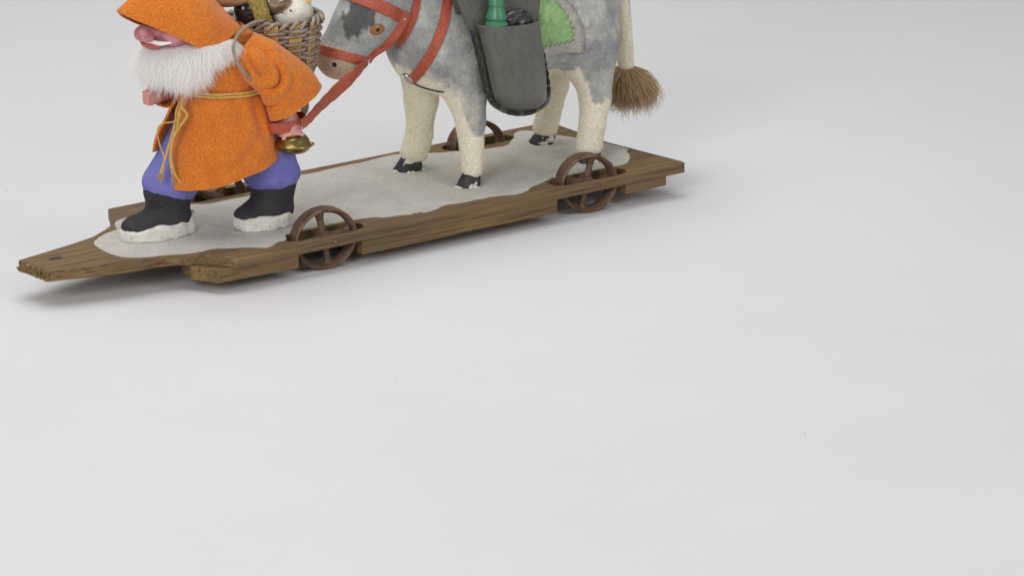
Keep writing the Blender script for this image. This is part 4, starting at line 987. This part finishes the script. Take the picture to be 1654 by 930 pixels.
# ------------------------------------------------------------------ toys in the basket
c = at(472, 24, 6.6)
def hen(p):
    d = ell(p, c, (1.5, 1.25, 1.0)); d = smin(d, rcone(p, c+np.array([.7, .1, .5]), c+np.array([1.0, .1, 2.2]), .8, .55), .5); d = smin(d, rcone(p, c+np.array([-.7, 0, 0]), c+np.array([-1.4, .1, .3]), .6, .4), .4); return d
V, F = nets(lambda p: hen(p)+.05*vnoise(p, 1.4, 6), c-3, c+3.4, .13); hn = mesh('toy_hen', V, F, M['plaster'], None); tag(hn, 'white plaster toy bird with red and yellow touches in the basket', 'toy bird')
wv = at(492, 0, 6.4); V, F = nets(lambda p: smin(ell(p, wv, (.55, .35, .35)), ell(p, wv+np.array([.3, 0, .3]), (.3, .3, .4)), .1)+.06*vnoise(p, 3, 5), wv-1.3, wv+1.3, .08); mesh('wattle', V, F, M['redpaint'], hn)
yb = at(495, 2, 6.0); mesh('beak', *lathe([(.16, 0), (.1, .2), (0, .35)], yb, (.5, -.8, 0), 10), M['yellowpaint'], hn)
for px, py in ((456, 21), (470, 18)):
    s_ = at(px, py, 5.4); mesh('speck', *lathe([(.07, -.25), (.06, .02), (0, .03)], s_, (-.4, -.8, .1), 8), M['dark'], hn)
c2 = at(441, 2, 7.0); V, F = nets(lambda p: ell(p, c2, (1.35, 1.2, 1.05))+.1*vnoise(p, 1.0, 8), c2-2, c2+2, .13); tag(mesh('shiny_nut', V, F, M['nut'], None), 'shiny brown walnut-like ball beside the plaited braid in the basket', 'ball')
pl = [at(409, -30, 6.3), at(411, -5, 6.2), at(417, 14, 6.0), at(425, 30, 5.9), at(436, 45, 5.9)]; pc = catmull(pl, 60); parts = []
T, N_, B_ = frames(pc); tt = np.linspace(0, 1, 60)
for k in range(3):
    a = tt*34+k*2.094; rr_ = interp([.42, .42, .38, .25], 60)
    parts.append(tube(pc+N_*(rr_*np.cos(a))[:, None]+B_*(rr_*.8*np.sin(2*a)*.6)[:, None], interp([.36, .36, .3, .16], 60), 7))
V, F = join(parts); tag(mesh('plaited_braid', V, F, M['plait'], None), 'golden plaited braid hanging over the basket rim', 'braid')
c3 = at(376, -2, 6.6)
V, F = nets(lambda p: smin(ell(p, c3, (1.9, .8, .55)), rcone(p, c3+np.array([-1.2, 0, .0]), c3+np.array([-2.3, -.1, .05]), .35, .2), .3), c3-3.2, c3+3.2, .13)
fd = mesh('toy_fiddle', V, F, M['brown'], None); tag(fd, 'brown varnished wooden toy with a dark tip behind the hood', 'toy')
mesh('dark_tip', *lathe([(.1, -.3), (.26, -.2), (.26, .2), (.1, .35)], c3+np.array([-2.3, -.1, .05]), (-1, 0, .05), 12), M['black'], fd)
mesh('neck', *tube([c3+np.array([1.2, 0, .2]), c3+np.array([3.2, .3, .6])], .22, 8), M['brown'], fd)
c4 = at(398, 18, 6.6); V, F = nets(lambda p: smin(ell(p, c4, (1.0, .8, 1.0)), ell(p, c4+np.array([.9, .2, -.7]), (1.5, 1., .7)), .4)+.22*vnoise(p, 1.3, 15), c4-3.2, c4+3.2, .13)
tag(mesh('dark_bundle', V, F, M['black'], None), 'glossy black bundle between the hood and the braid in the basket', 'bundle')
# ------------------------------------------------------------------ a few specks of dust on the paper
parts = []
for x, y in ((864, 361), (882, 368), (760, 372), (10, 308), (35, 238), (620, 430), (700, 452), (980, 420), (560, 455), (150, 448), (1060, 395), (905, 440), (1150, 520), (640, 610), (320, 560), (1300, 700), (900, 760)):
    if y < 260: continue
    p = on_z(x, y, 0.); s_ = random.uniform(.02, .05); v, f = box((p[0], p[1], s_*.3), (s_*2, s_, s_*.6), Matrix.Rotation(random.uniform(0, 3), 3, 'Z')); parts.append((v, f))
V, F = join(parts); o = mesh('dust', V, F, M['rust'], None, smooth=False, stuff=True); o['label'] = 'tiny dark specks of dust on the white paper'; o['category'] = 'dust'
